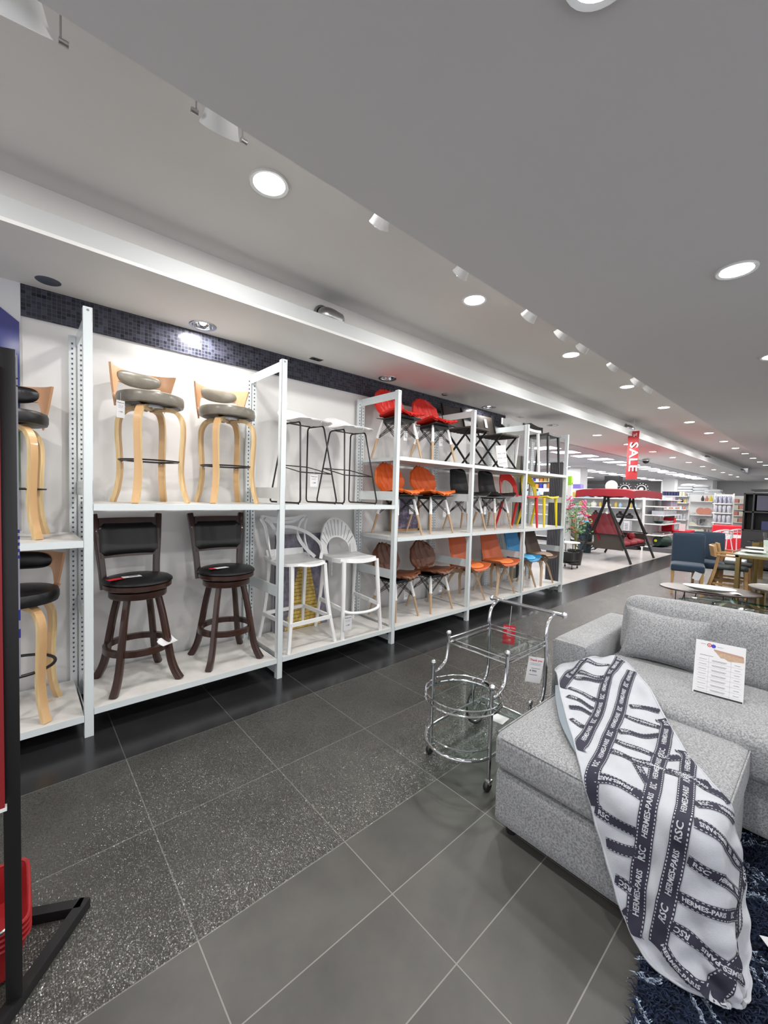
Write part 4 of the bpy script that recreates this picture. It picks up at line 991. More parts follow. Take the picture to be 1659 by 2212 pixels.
# ------------------------------------------------------------------ throw blanket draped over the ottoman corner
BL = [2503,1125,429,2503,1098,450,2503,1073,470,2503,1047,490,2503,1022,508,2503,997,525,2504,973,540,2515,953,550,2541,939,553,2604,938,541,2673,938,525,2688,918,528,2703,899,529,2719,880,529,2732,860,529,2744,840,529,2755,819,529,2375,1068,468,2380,1045,486,2387,1018,495,2396,992,497,2405,969,504,2416,947,514,2428,927,524,2445,908,531,2472,893,535,2513,883,533,2554,873,528,2579,856,528,2599,838,528,2617,819,528,2634,800,528,2650,781,528,2666,762,529,2253,1005,497,2263,981,497,2277,958,497,2293,936,495,2310,916,498,2327,897,504,2346,878,510,2367,860,517,2392,844,524,2423,829,527,2454,815,527,2478,798,527,2500,780,527,2520,761,528,2540,743,528,2559,724,528,2579,707,528,2142,943,494,2156,921,492,2175,901,491,2196,882,491,2218,864,492,2240,846,495,2263,828,499,2286,811,503,2311,794,508,2337,778,512,2363,761,515,2385,743,522,2409,725,527,2430,707,527,2451,689,527,2472,671,527,2496,654,527,2044,887,488,2062,866,487,2083,848,486,2107,830,486,2132,813,487,2156,796,488,2181,779,490,2206,762,493,2230,745,496,2255,728,499,2280,711,502,2303,693,506,2326,675,510,2348,656,513,2369,638,516,2391,621,524,2416,605,527,1959,835,484,1978,816,483,2001,799,483,2025,782,483,2051,765,483,2076,749,484,2102,732,485,2127,715,486,2152,698,488,2177,681,490,2201,664,492,2225,646,495,2248,628,497,2271,610,500,2294,592,504,2316,575,509,2341,559,514,1883,789,482,1903,770,481,1926,753,481,1951,736,481,1976,720,481,2001,703,481,2027,687,482,2052,670,482,2077,653,483,2102,636,484,2126,619,485,2151,602,487,2174,584,489,2198,566,491,2221,549,494,2245,532,498,2269,516,503,1816,746,480,1836,727,480,1858,710,480,1882,693,480,1906,677,480,1931,660,480,1956,644,480,1981,627,480,2006,611,481,2030,594,481,2055,577,482,2079,560,483,2104,543,484,2128,526,485,2152,508,487,2176,491,490,2201,475,494,1756,707,479,1775,688,479,1796,670,479,1819,653,479,1842,637,479,1866,620,479,1890,604,479,1914,587,479,1938,571,480,1963,554,480,1987,538,480,2012,521,480,2036,504,481,2060,487,482,2085,470,483,2110,453,484,2136,438,487,1701,672,478,1719,652,478,1739,634,478,1761,617,478,1783,600,479,1805,583,479,1829,567,479,1852,550,479,1876,534,479,1900,517,479,1924,500,479,1948,484,480,1972,467,480,1997,450,480,2022,434,481,2048,418,482,2075,402,483,1653,641,477,1669,620,477,1688,601,478,1708,583,478,1728,566,478,1750,549,478,1772,532,479,1795,515,479,1818,499,479,1842,482,479,1865,466,479,1889,449,479,1914,433,479,1938,416,479,1964,400,480,1990,384,480,2019,369,481,1609,613,476,1624,592,477,1641,572,477,1660,553,477,1680,535,478,1700,517,478,1721,500,478,1743,483,478,1765,467,479,1788,450,479,1812,434,479,1836,417,479,1860,401,479,1885,385,479,1911,368,479,1938,352,479,1968,337,479,1572,589,456,1584,567,466,1600,546,474,1618,526,477,1636,508,477,1655,489,477,1675,472,478,1696,455,478,1718,438,478,1740,421,478,1764,405,479,1787,388,479,1812,372,479,1837,355,479,1864,339,479,1893,323,479,1925,307,478,1556,569,422,1560,546,438,1569,524,452,1582,504,465,1598,484,473,1616,465,477,1635,447,477,1655,429,477,1676,411,478,1698,395,478,1720,378,478,1744,361,478,1769,345,479,1795,328,478,1823,312,478,1854,295,478,1889,278,478,1552,552,389,1554,528,405,1556,506,421,1560,484,438,1570,464,453,1583,444,465,1600,425,474,1619,406,477,1638,388,477,1659,371,477,1681,354,478,1705,337,478,1730,320,478,1758,303,478,1789,285,478,1823,268,477,1862,249,477,1548,536,357,1550,513,374,1552,490,391,1555,467,408,1556,446,425,1562,425,442,1573,405,457,1587,386,468,1605,367,475,1625,349,477,1647,331,477,1670,314,478,1697,296,478,1727,278,477,1761,259,477,1800,240,476,1844,219,469,1543,522,327,1546,498,344,1549,475,361,1551,452,379,1553,430,396,1555,409,414,1558,388,432,1566,368,448,1578,349,462,1595,330,472,1616,311,477,1639,292,477,1667,273,477,1700,253,477,1740,232,475,1785,212,465,1836,195,447,1539,508,298,1542,485,316,1545,461,334,1547,438,351,1550,416,369,1552,394,387,1554,373,405,1556,352,422,1561,332,440,1572,312,456,1588,292,468,1611,271,476,1642,249,477,1680,227,473,1725,207,461,1778,192,440,1836,185,413,1534,495,270,1537,471,288,1540,448,307,1543,425,325,1546,402,343,1549,380,361,1551,359,379,1553,338,396,1555,317,414,1558,297,432,1567,275,449,1584,249,466,1620,220,470,1664,202,456,1716,189,435,1776,185,407,1841,180,378,1529,481,244,1533,458,262,1536,435,280,1539,412,299,1542,390,317,1545,368,335,1548,346,353,1550,325,371,1552,305,388,1555,283,405,1556,259,422,1565,228,438,1602,195,442,1654,186,425,1712,184,402,1778,180,373,1849,175,342,1524,468,219,1528,445,237,1531,422,255,1535,400,274,1538,378,292,1541,356,310,1544,335,328,1547,314,346,1550,294,362,1553,272,378,1555,248,392,1564,217,402,1598,189,403,1650,185,391,1711,180,369,1781,175,339,1855,169,307,1520,455,194,1523,432,213,1527,410,231,1530,388,250,1534,367,268,1537,345,286,1540,325,304,1544,304,321,1547,284,337,1551,263,352,1556,239,365,1567,212,373,1599,188,372,1650,183,359,1711,177,337,1782,171,307,1858,164,274,1515,442,171,1519,420,189,1522,398,208,1526,377,226,1530,356,244,1533,335,262,1536,315,280,1540,295,297,1543,275,313,1548,255,328,1553,232,340,1567,206,347,1599,184,345,1649,179,331,1710,173,308,1781,166,277,1857,159,243,1510,430,149,1514,409,167,1518,387,185,1522,367,204,1525,346,221,1529,326,239,1532,306,256,1536,287,273,1539,268,289,1544,247,303,1548,225,316,1564,200,323,1597,179,320,1645,174,305,1706,168,281,1776,161,250,1851,153,215,1506,418,129,1510,397,146,1513,377,164,1517,357,182,1521,337,199,1524,317,217,1528,298,234,1531,279,250,1535,260,266,1539,241,280,1544,218,292,1560,194,298,1593,174,295,1641,169,280,1700,163,255,1768,156,224,1843,148,189,1501,407,109,1505,387,126,1509,367,143,1513,347,160,1516,328,178,1520,309,195,1523,291,212,1527,272,228,1531,254,243,1534,234,257,1540,212,269,1556,188,275,1588,169,271,1634,164,256,1692,158,231,1759,151,200,1831,144,165,1496,395,92,1501,376,107,1505,357,124,1509,338,141,1512,319,157,1516,301,174,1519,283,190,1523,265,206,1526,247,221,1530,228,235,1535,207,246,1551,183,252,1583,164,248,1628,159,232,1684,154,208,1749,147,177,1819,139,142,1491,383,77,1496,365,91,1500,347,106,1504,329,122,1508,311,138,1512,293,154,1515,275,170,1519,258,186,1522,240,200,1526,222,213,1532,201,224,1547,178,229,1578,160,226,1622,155,210,1676,149,186,1738,142,155,1806,134,121,1486,371,64,1491,354,77,1496,337,91,1501,319,106,1505,302,121,1508,284,137,1512,267,152,1515,250,167,1518,233,181,1522,215,193,1528,195,204,1544,173,208,1574,155,204,1616,151,188,1668,145,165,1728,138,135,1793,130,102,1481,357,54,1487,341,66,1492,325,78,1497,308,92,1501,292,106,1505,275,121,1508,259,136,1512,243,150,1515,226,163,1518,209,175,1525,189,184,1541,168,188,1570,151,184,1611,147,168,1661,141,145,1718,134,116,1779,126,85,1477,343,47,1483,328,57,1489,312,68,1494,297,81,1498,281,94,1502,265,108,1505,250,121,1509,234,135,1512,218,147,1515,201,159,1523,182,167,1539,163,170,1568,147,164,1606,143,149,1653,137,127,1707,129,100,1763,122,70,1473,326,43,1480,313,51,1486,298,61,1491,284,72,1496,269,84,1500,254,97,1503,239,109,1506,224,122,1510,209,133,1513,193,143,1522,175,150,1538,157,152,1566,143,146,1602,139,131,1646,133,110,1694,125,85,1746,118,59,1471,309,40,1478,296,47,1484,283,56,1490,270,65,1494,256,76,1498,242,88,1501,228,99,1504,214,110,1507,200,121,1512,185,130,1521,168,135,1538,152,136,1564,140,129,1598,135,115,1637,129,96,1681,122,74,1726,114,50,1471,290,39,1477,278,45,1483,266,52,1489,254,61,1493,241,70,1497,229,80,1500,216,91,1503,203,101,1506,190,110,1512,176,117,1522,161,121,1538,146,120,1563,136,113,1593,132,101,1628,125,84,1666,118,64,1705,111,44,1473,269,39,1478,259,44,1484,248,50,1489,237,58,1493,226,66,1496,215,75,1499,203,83,1502,191,92,1506,179,99,1512,167,105,1523,154,107,1539,142,106,1561,133,99,1588,128,87,1617,122,73,1649,116,57,1682,109,41,1476,247,40,1481,238,44,1486,229,49,1490,219,55,1493,210,62,1496,200,70,1498,189,77,1502,179,84,1507,169,89,1514,158,93,1525,147,94,1539,137,92,1559,130,85,1581,126,76,1606,120,64,1632,113,51,1659,107,39,1481,224,42,1485,217,45,1488,209,49,1492,200,54,1494,192,60,1497,184,65,1499,175,71,1504,166,76,1510,158,79,1517,149,81,1527,141,81,1540,133,79,1556,128,73,1575,123,65,1594,118,56,1614,112,47,1634,106,38,1487,200,44,1490,194,47,1492,187,50,1494,181,54,1496,174,58,1500,167,61,1504,160,65,1508,154,67,1514,148,69,1521,141,70,1530,135,69,1541,129,66,1554,125,61,1568,121,55,1582,116,49,1596,111,43,1610,106,37,1494,175,47,1495,170,49,1497,165,51,1500,161,53,1503,156,55,1507,151,56,1511,147,58,1515,143,59,1520,138,59,1526,134,59,1533,130,57,1542,126,54,1551,122,50,1560,118,46,1569,115,43,1578,111,40,1586,107,37,1502,150,50,1505,147,50,1507,145,51,1510,142,51,1512,139,51,1515,137,51,1519,134,51,1522,131,50,1526,129,49,1531,126,48,1536,124,46,1542,121,43,1549,119,39,1554,116,37,1557,114,37,1560,111,37,1563,108,37]
BL_LONG=[[[0.39,0.08],[0.228,0.35],[0.121,0.66],[0.018,1.04]],[[0.911,0.06],[0.701,0.59],[0.543,1.01],[0.368,1.77],[0.156,2.54],[0.003,3.15]],[[0.955,0.56],[0.732,1.24],[0.517,2.12],[0.394,2.55],[0.131,3.67],[0.038,4.44],[-0.002,4.78]],[[1.02,2.28],[0.83,3.13],[0.646,3.9],[0.406,5.4],[0.248,6.69],[0.14,7.77],[0.072,8.57],[0.003,9.19]],[[1.017,3.41],[0.811,4.55],[0.589,6.07],[0.447,7.29],[0.343,8.28],[0.241,9.17],[0.175,9.72]],[[1.009,7.16],[0.977,7.75],[0.933,8.34],[0.847,9.46],[0.737,10.51],[0.449,12.03],[0.224,12.44]]]
BL_CROSS=[[[0.092,4.08],[0.284,4.36],[0.434,4.87]],[[0.027,4.87],[0.182,5.37],[0.305,5.78]],[[0.044,5.87],[0.185,6.23],[0.26,6.34]],[[0.027,7.02],[0.093,7.36],[0.133,7.58]],[[0.023,8.05],[0.049,8.36]],[[0.7,1.77],[0.872,1.88],[0.987,2.07]],[[0.603,2.06],[0.758,2.29],[0.91,2.52]],[[0.462,2.57],[0.654,2.66],[0.864,2.79]],[[0.394,2.84],[0.542,3.11],[0.705,3.4],[0.924,3.61]],[[0.303,3.17],[0.445,3.49],[0.638,3.72],[0.813,4.21],[0.981,4.66]],[[0.743,3.92],[0.874,4.29],[0.955,4.84],[1.011,5.26]],[[0.768,5.31],[0.908,5.52],[1.011,5.84]],[[0.691,5.87],[0.807,6.32],[0.888,6.76],[0.977,7.31]],[[0.596,6.72],[0.694,7.1],[0.821,7.72],[0.92,8.22]],[[0.459,7.9],[0.578,8.25],[0.741,8.59],[0.866,8.79]],[[0.362,8.77],[0.486,9.52],[0.678,10.62],[0.928,11.68]],[[0.229,9.32],[0.256,10.09],[0.258,11.1],[0.295,12.18]],[[0.496,3.65],[0.516,4.07],[0.523,4.41]],[[0.278,0.41],[0.406,0.63],[0.558,0.8]],[[0.2,0.57],[0.387,0.78],[0.556,0.92]],[[0.105,1.0],[0.259,1.22],[0.418,1.5]],[[0.065,1.28],[0.203,1.48],[0.323,1.69]],[[0.053,1.65],[0.18,1.72],[0.283,1.89]],[[0.041,2.03],[0.148,2.3]],[[0.404,0.07],[0.546,0.29],[0.692,0.43]],[[0.78,1.13],[0.883,1.32],[0.963,1.61]],[[0.762,1.48],[0.891,1.59],[0.977,1.84]]]

BU, BV = 16, 39
_bp = [[Vector(BL[(j*(BU+1)+i)*3:(j*(BU+1)+i)*3+3])/1000 for i in range(BU+1)] for j in range(BV+1)]
def _cr(a, b, c, d, t): return .5*((2*b)+(c-a)*t+(2*a-5*b+4*c-d)*t*t+(3*b-a-3*c+d)*t*t*t)
def bl0(u, v):
    x = max(0, min(BU-1e-6, u*BU)); y = max(0, min(BV-1e-6, v/13*BV)); i, j = int(x), int(y); r = []
    for dj in (-1, 0, 1, 2):
        row = _bp[max(0, min(BV, j+dj))]; r.append(_cr(*[row[max(0, min(BU, i+di))] for di in (-1, 0, 1, 2)], x-i))
    return _cr(*r, y-j)
def bln(u, v):
    e = .012; a = bl0(min(1, u+e), v)-bl0(max(0, u-e), v); b = bl0(u, min(13, v+.1))-bl0(u, max(0, v-.1)); n = a.cross(b)
    n = n.normalized() if n.length > 1e-9 else Vector((0, 0, 1))
    return n if n.dot(Vector((-.6, -.5, .7))) > 0 else -n
def bl(u, v, off=0):
    f = .0045*math.sin(u*11 + 1.1*v) + .003*math.sin(u*23 - 2.3*v + 1) + .003*math.sin(v*5+u*6)
    if v > 6: f += .010*min(1, (v-6)/4)*math.sin(u*15 + .35*v)
    if v < 2.4: f += .008*math.sin(u*17+v*3)*(1-v/2.4)
    return bl0(u, v) + bln(u, v)*(f + .004 + off)
t = thing('throw_blanket', 'white plush blanket with navy lettered bands spilling off the ottoman corner', 'blanket', (0, 0, 0))

def _sheet(off, flip, mi):
    s_ = M().surf(lambda u, v: bl(u, v*13, off), 72, 200)
    if flip: s_.f = [f[::-1] for f in s_.f]
    return s_
top_ = _sheet(0, False, 0); o_ = top_.build('plush_face', 'blanket', t)
back_ = _sheet(-.004, True, 0); back_.build('plush_back', 'blanketback', t)
hem = [bl(0, 13*j/120, -.003) for j in range(120)] + [bl(i/30, 13, -.003) for i in range(30)] + [bl(1, 13-13*j/120, -.003) for j in range(120)] + [bl(1-i/30, 0, -.003) for i in range(30)]
M().tube(hem, .0055, 6, closed=True).build('hem', 'blanket', t)
# turned back edge showing the blue grey underside along the ottoman
def fold(u, v):
    a = bl(0, .95+2.3*v, -.002); b = Vector((-.018, .030, .0))*math.sin(PI*min(1, .15+v*.85))**.7
    z = a + b*u; return (z.x, z.y, max(z.z-.004*u, .468 if z.x < 2.38 and z.y < .965 else z.z-.04*u))
M().surf(fold, 6, 30, .006).build('turned_edge', 'blanketback', t)
def jac(u, v):
    e = .004; a = (bl0(min(1, u+e), v)-bl0(max(0, u-e), v))/(min(1, u+e)-max(0, u-e)); b = (bl0(u, min(13, v+.05))-bl0(u, max(0, v-.05)))/(min(13, v+.05)-max(0, v-.05)); return a, b
def shift(u, v, d):
    """move by the 3D tangent vector d on the cloth"""
    a, b = jac(u, v); aa, bb, ab = a.dot(a), b.dot(b), a.dot(b); da, db = d.dot(a), d.dot(b); D = aa*bb-ab*ab
    if abs(D) < 1e-12: return u, v
    return u + max(-.25, min(.25, (da*bb-db*ab)/D)), v + max(-1, min(1, (db*aa-da*ab)/D))
def path(ctrl, step=.006):
    c = bez([(a, b, 0) for a, b in ctrl], 14); P = [bl0(max(0, min(1, p.x)), p.y) for p in c]; out = []; acc = 0; nxt = 0
    for i in range(len(P)-1):
        L_ = (P[i+1]-P[i]).length
        while nxt <= acc+L_ and L_ > 0:
            q = (nxt-acc)/L_; p = c[i].lerp(c[i+1], q); out.append((p.x, p.y)); nxt += step
        acc += L_
    return out, acc
def place(pt, side, off):
    (u, v), n, tg = pt; sd = tg.cross(n).normalized(); u2, v2 = shift(max(0, min(1, u)), v, sd*side)
    return bl(max(-.0, min(1, u2)), max(0, min(13, v2)), off)
def frames(pts):
    fr = []
    for i, (u, v) in enumerate(pts):
        u = max(0, min(1, u)); a = pts[max(0, i-1)]; b = pts[min(len(pts)-1, i+1)]
        tg = bl0(max(0, min(1, b[0])), b[1]) - bl0(max(0, min(1, a[0])), a[1])
        n = bln(u, v); fr.append(((u, v), n, tg.normalized() if tg.length > 1e-9 else Vector((1, 0, 0))))
    return fr
MONO = 'RSC'
def band(ctrl, w_, word_size, first, flip):
    pts, Ln = path(ctrl)
    if len(pts) < 4: return
    fr = frames(pts); ks = [-.5, -.45, -.39, -.2, 0, .2, .39, .45, .5]; G_ = [[place(f, k*w_, .0032) for k in ks] for f in fr]
    m_ = M(); vs = [p for r in G_ for p in r]; K = len(ks); o = len(m_.v); m_.add(vs, [])
    for i in range(len(fr)-1):
        for k in range(K-1):
            m_.f.append((i*K+k, i*K+k+1, (i+1)*K+k+1, (i+1)*K+k)[::-1]); m_.sm.append(True); m_.mi.append(1 if (k in (1, 6) and i % 2 == 0) else 0)
    b_ = m_.build('woven_band', ['navy', 'blanket'], t)
    # words along the band
    tx = M(); s_ = .012; words = ['HERMES-PARIS', MONO]; k = first; 
    while s_ < Ln - .02:
        wd = words[k % 2]; V, F = text_bm(wd, word_size*(1 if k % 2 == 0 else 1.25), 0, 'LEFT', .0006)
        wl = max(v.x for v in V) if V else 0
        if s_+wl > Ln - .004: break
        vs = []
        for v in V:
            d = s_ + v.x if not flip else s_ + wl - v.x
            x = d/.006; i = int(max(0, min(len(fr)-2, x))); q = x-i
            sy = v.y*(1 if not flip else -1); A = place(fr[i], -sy, .0045); B_ = place(fr[i+1], -sy, .0045); vs.append(A.lerp(B_, q))
        tx.add(vs, F if True else [f[::-1] for f in F]); s_ += wl + .030; k += 1
    if tx.v: tx.build('lettering', 'blanket', b_)
for q, c in enumerate(BL_LONG): band(c, .050, .0225, q, True)
for q, c in enumerate(BL_CROSS[:-2]): band(c, .034, .0175, q, q % 3 == 0)

# ------------------------------------------------------------------ shaggy navy rug
rugm = mat('navy_shag', (.006, .013, .035), .9); N = NT(rugm); gp = N.n('NewGeometry').outputs['Position']
va = N.n('VectorMath', operation='SCALE'); N.l(gp, va.inputs[0]); va.inputs['Scale'].default_value = 1
nz = N.n('TexNoise'); nz.inputs['Scale'].default_value = 9; nz.inputs['Detail'].default_value = 2; N.l(gp, nz.inputs['Vector'])
ad = N.n('VectorMath', operation='MULTIPLY_ADD'); N.l(nz.outputs['Color'], ad.inputs[0]); ad.inputs[1].default_value = (.10, .10, 0); N.l(gp, ad.inputs[2])
sp = N.n('SeparateXYZ'); N.l(ad.outputs[0], sp.inputs[0])
def tri(o, s): fr = N.math('FRACT', N.math('DIVIDE', o, s)); return N.math('ABSOLUTE', N.math('SUBTRACT', fr, .5))
l1 = N.math('ABSOLUTE', N.math('SUBTRACT', N.math('ADD', tri(sp.outputs[0], .36), tri(sp.outputs[1], .30)), .44))
l2 = N.math('ABSOLUTE', N.math('SUBTRACT', N.math('ADD', tri(sp.outputs[0], .36), tri(sp.outputs[1], .30)), .62))
ln = N.math('LESS_THAN', N.math('MINIMUM', l1, l2), .024); fz = N.math('GREATER_THAN', N.noise(gp, 160, 2), .40)
N.l(N.mix(N.math('MULTIPLY', ln, fz), N.ramp(N.noise(gp, 40, 3), [(.3, (.002, .005, .016)), (.75, (.008, .019, .055))]), (.30, .37, .48)), N.b.inputs['Base Color']); MT['shag'] = rugm
RP = [(1.24, .30), (1.44, .345), (2.30, .36), (3.1, .36), (3.1, -2.2), (1.24, -2.2)]
t = thing('shag_rug', 'navy blue shaggy rug with a white diamond pattern under the ottoman', 'rug', (0, 0, 0))
M().add([(x, y, .012) for x, y in RP] + [(x, y, .0005) for x, y in RP], [tuple(range(6))[::-1], tuple(range(6, 12))] + [(i, (i+1) % 6, 6+(i+1) % 6, 6+i) for i in range(6)]).build('rug_base', 'shag', t)
rnd = random.Random(3); vs = []; fs = []
def inrug(x, y):
    return 1.24 < x < 3.1 and -2.2 < y < (.30 + (x-1.24)*.225 if x < 1.44 else .345+(x-1.44)*.017 if x < 2.3 else .36)
for _ in range(26000):
    x = rnd.uniform(1.22, 3.0); y = rnd.uniform(-.75, .38)
    if not inrug(x, y): continue
    a = rnd.gauss(2.2, .6); L_ = rnd.uniform(.022, .045); dx, dy = math.cos(a)*L_*.8, math.sin(a)*L_*.8; w_ = .0022; px_, py_ = -math.sin(a)*w_, math.cos(a)*w_
    k = len(vs); z = .010; vs += [(x-px_, y-py_, z), (x+px_, y+py_, z), (x+px_+dx*.5, y+py_+dy*.5, z+L_*.5), (x-px_+dx*.5, y-py_+dy*.5, z+L_*.5), (x+dx, y+dy, z+L_*.38)]
    fs += [(k, k+1, k+2, k+3), (k+3, k+2, k+4)]
me = M(); me.add(vs, fs, 0, True); pile = me.build('pile', 'shag', t); pile['kind'] = 'stuff'
t = thing('paper_tag', 'small white paper tag lying on the navy rug at the right edge', 'price tag', (1.83, .06, .05), .6); M().box((0, 0, 0), (.085, .05, .0012), (0, .15, 0)).build('card', 'paper', t)

# ------------------------------------------------------------------ chrome serving cart
t = thing('serving_cart', 'chrome and glass two tier serving cart with a round front tray', 'serving cart', (2.05, 1.315, 0))
def cm(pts): return [(p[0]-2.05, p[1]-1.315, p[2]) for p in pts]
YL_, YR_ = 1.51, 1.12
for y, ys in ((YL_, 1), (YR_, -1)):
    # front straight post with ball and castor
    xf_ = 1.775
    p = M().tube(cm([(xf_, y, .055), (xf_, y, .52)]), .0105, 12).build('front_post', 'chrome', t)
    M().ball(cm([(xf_, y, .535)])[0], .0165, 16).build('ball_finial', 'chrome', p)
    # S curve rising to the upper tray
    S_ = bez([(xf_+.008, y, .475), (1.83, y, .482), (1.885, y, .52), (1.905, y, .60), (1.905, y, .665)], 8)
    p = M().tube(cm(S_), .0095, 12).build('front_curve', 'chrome', t); M().ball(cm([(1.905, y, .68)])[0], .0155, 16).build('ball_finial', 'chrome', p)
    # tall rear post: short knob post, curve, rise, handle hook
    R_ = bez([(2.185, y, .285), (2.235, y, .262), (2.30, y, .285), (2.335, y, .36), (2.34, y, .46), (2.335, y, .60), (2.325, y, .68), (2.345, y, .755), (2.40, y, .79), (2.43, y, .795)], 8)
    p = M().tube(cm(R_), .0105, 12).build('rear_post', 'chrome', t)
    p = M().tube(cm([(2.172, y, .15), (2.172, y, .31)]), .0105, 12).build('axle_post', 'chrome', t); M().ball(cm([(2.172, y, .325)])[0], .0155, 16).build('ball_finial', 'chrome', p)
    # castor
    c = cm([(xf_, y, .028)])[0]
    cs = M().box((c[0], c[1], c[2]+.018), (.034, .034, .024), None, 0, .006); cs.build('castor_fork', 'chrome', t)
    w2 = M().lathe([(.0, -.012), (.022, -.012), (.026, -.006), (.026, .006), (.022, .012), (.0, .012)], 18, (c[0]-.008, c[1], .026), rot=(PI/2, 0, 0)); w2.build('castor_wheel', 'black', t)
    # large spoked wheel
    wc = cm([(2.262, y + ys*.012, .138)])[0]
    wh = M().tube([(wc[0]+.132*math.cos(a), wc[1], wc[2]+.132*math.sin(a)) for a in [2*PI*k/36 for k in range(36)]], .0065, 8, closed=True).build('tyre', 'black', t)
    m_ = M().tube([(wc[0]+.122*math.cos(a), wc[1], wc[2]+.122*math.sin(a)) for a in [2*PI*k/36 for k in range(36)]], .004, 6, closed=True)
    for k in range(8):
        a = 2*PI*k/8+.2; a2 = a+.5
        m_.tube([(wc[0]+.015*math.cos(a), wc[1], wc[2]+.015*math.sin(a)), (wc[0]+.07*math.cos(a+.22), wc[1], wc[2]+.07*math.sin(a+.22)), (wc[0]+.12*math.cos(a), wc[1], wc[2]+.12*math.sin(a))], .003, 6)
    m_.build('wheel_spokes', 'chrome', wh); M().ball(wc, .02, 12).build('hub', 'chrome', wh)
M().tube(cm([(2.262, YL_, .138), (2.262, YR_, .138)]), .006, 8).build('axle', 'chrome', t)
hd = M().tube(cm([(2.435, YL_+.05, .798), (2.435, YR_-.05, .798)]), .011, 12).build('handle', 'chrome', t)
for s_ in (-1, 1): M().ball(cm([(2.435, 1.315+s_*.25, .798)])[0], .0175, 16).build('ball_finial', 'chrome', hd)
def rect_tray(x0, x1, y0, y1, z, nm):
    tr = M().bx(x0-2.05+.004, x1-2.05-.004, y0-1.315+.004, y1-1.315-.004, z-.003, z+.003).build(nm, 'glass', t)
    r = M()
    for dz in (.0, .026):
        P = cm([(x0, y0, z+dz), (x1, y0, z+dz), (x1, y1, z+dz), (x0, y1, z+dz)])
        for i_ in range(4): r.tube([P[i_], P[(i_+1) % 4]], .0042 if dz else .006, 8)
    r.build('tray_rail', 'chrome', tr)
rect_tray(1.905, 2.335, YR_, YL_, .622, 'upper_glass_tray')
cx, R0 = 1.80, .205
tr = M().lathe([(0, -.003), (R0-.004, -.003), (R0-.004, .003), (0, .003)], 44, (cx-2.05, 0, .40)).build('round_glass_tray', 'glass', t)
r = M()
for dz, rr in ((0, .006), (.03, .0045)): r.tube([(cx-2.05+R0*math.cos(a), R0*math.sin(a), .40+dz) for a in [2*PI*k/48 for k in range(48)]], rr, 8, closed=True)
r.build('tray_rail', 'chrome', tr)
# lower D shaped tray
D_ = [(2.28, YR_, .17), (1.85, YR_, .17)] + [(1.80-.195*math.sin(a)*1.0, 1.315-.195*math.cos(a), .17) for a in [PI*k/20 for k in range(1, 20)]] + [(1.85, YL_, .17), (2.28, YL_, .17)]
P = cm(D_); n_ = len(P)
g = M().add([(p[0], p[1], p[2]+.003) for p in P] + [(p[0], p[1], p[2]-.003) for p in P], [tuple(range(n_)), tuple(range(n_, 2*n_))[::-1]]).build('lower_glass_tray', 'glass', t)
r = M().tube(P, .009, 10, closed=True); r.tube([(p[0], p[1], p[2]+.05) for p in P[2:-2]], .0035, 6); r.build('tray_rail', 'chrome', g)
M().box((.075, -.03, .176), (.09, .085, .0012), (0, 0, .1)).build('paper_slip', 'paper', g)
t = thing('price_tag', 'red thank you tag on a white string hanging from the cart handle', 'price tag', (2.40, 1.405, .62)); t.rotation_euler = (0, .04, -1.0)
M().bx(-.038, .038, -.0006, .0006, -.09, .035).build('card', 'tagred', t); i = M(); add_text(i, 'THANK YOU', .0125, frame((0, -.0013, .018), (1,0,0), (0,0,1)), bold=.0003)
add_text(i, '1 590', .013, frame((0, -.0013, -.062), (1,0,0), (0,0,1)))
for k in range(5): i.bx(-.014, .014, -.0013, -.0009, -.002-k*.009, .0006-k*.009)
i.build('printing', 'paper', t); M().tube([(0, 0, .03), (.003, 0, .165)], .0013, 5).build('string', 'paper', t)
t = thing('price_tag', 'white thank you price card clipped to the right rail of the cart tray', 'price tag', (2.18, 1.10, .575)); t.rotation_euler = (.05, .10, -.85)
M().bx(-.042, .042, -.0006, .0006, -.13, .02).build('card', 'paper', t); i = M(); add_text(i, 'Thank you', .016, frame((0, -.0013, .002), (1,0,0), (0,0,1)), bold=.0003); i.build('heading', 'redink', t)
i = M()
for k in (0, 1): i.bx(-.03, .03, -.0013, -.0009, -.017-k*.008, -.0158-k*.008)
i.bx(-.02, .028, -.0013, -.0009, -.047, -.045); add_text(i, '4 990', .017, frame((-.008, -.0013, -.062), (1,0,0), (0,0,1))); i.bx(-.028, .018, -.0013, -.0009, -.085, -.083); i.build('printing', 'ink', t)

# ------------------------------------------------------------------ basket stand and baskets at the left edge
t = thing('basket_stand', 'black steel sign stand with a triangular looking floor frame at the left edge', 'stand', (-.018, 1.5, 0))
def sm(p): return (p[0]+.018, p[1]-1.5, p[2])
M().bx(-.018, .018, -.018, .018, .03, 1.85, bev=.002).build('post', 'blackmetal', t)
C_ = Vector((.157, 1.70, .017)); A_ = C_ + Vector((-.177, -.21, 0)).normalized()*.62; B_ = C_ + Vector((-.19, .10, 0)).normalized()*.5
u1_ = (C_-A_).normalized()*.017; f_ = M().bar([sm(C_+u1_), sm(A_)], .034, .034); f_.bar([sm(C_), sm(B_)], .034, .034); E_ = A_+(B_-C_); f_.bar([sm(A_), sm(E_)], .034, .034); f_.bar([sm(B_), sm(E_)], .034, .034); f_.build('floor_frame', 'blackmetal', t)
sg = M().bx(-.42, -.014, -.036, -.020, .615, 1.80).build('red_sign_panel', col('signred', (.22, .014, .018), .4), t)
M().bx(-.425, -.010, -.037, -.019, .607, .617).build('panel_edge', 'white', sg); M().ball((-.035, -.038, .635), .005, 8).build('screw', 'chrome', sg)
sb_ = M().bx(-.42, .0215, .022, .032, .95, 1.845).build('white_sign_panel', col('signlilac', (.42, .43, .52), .4), t)
i = M()
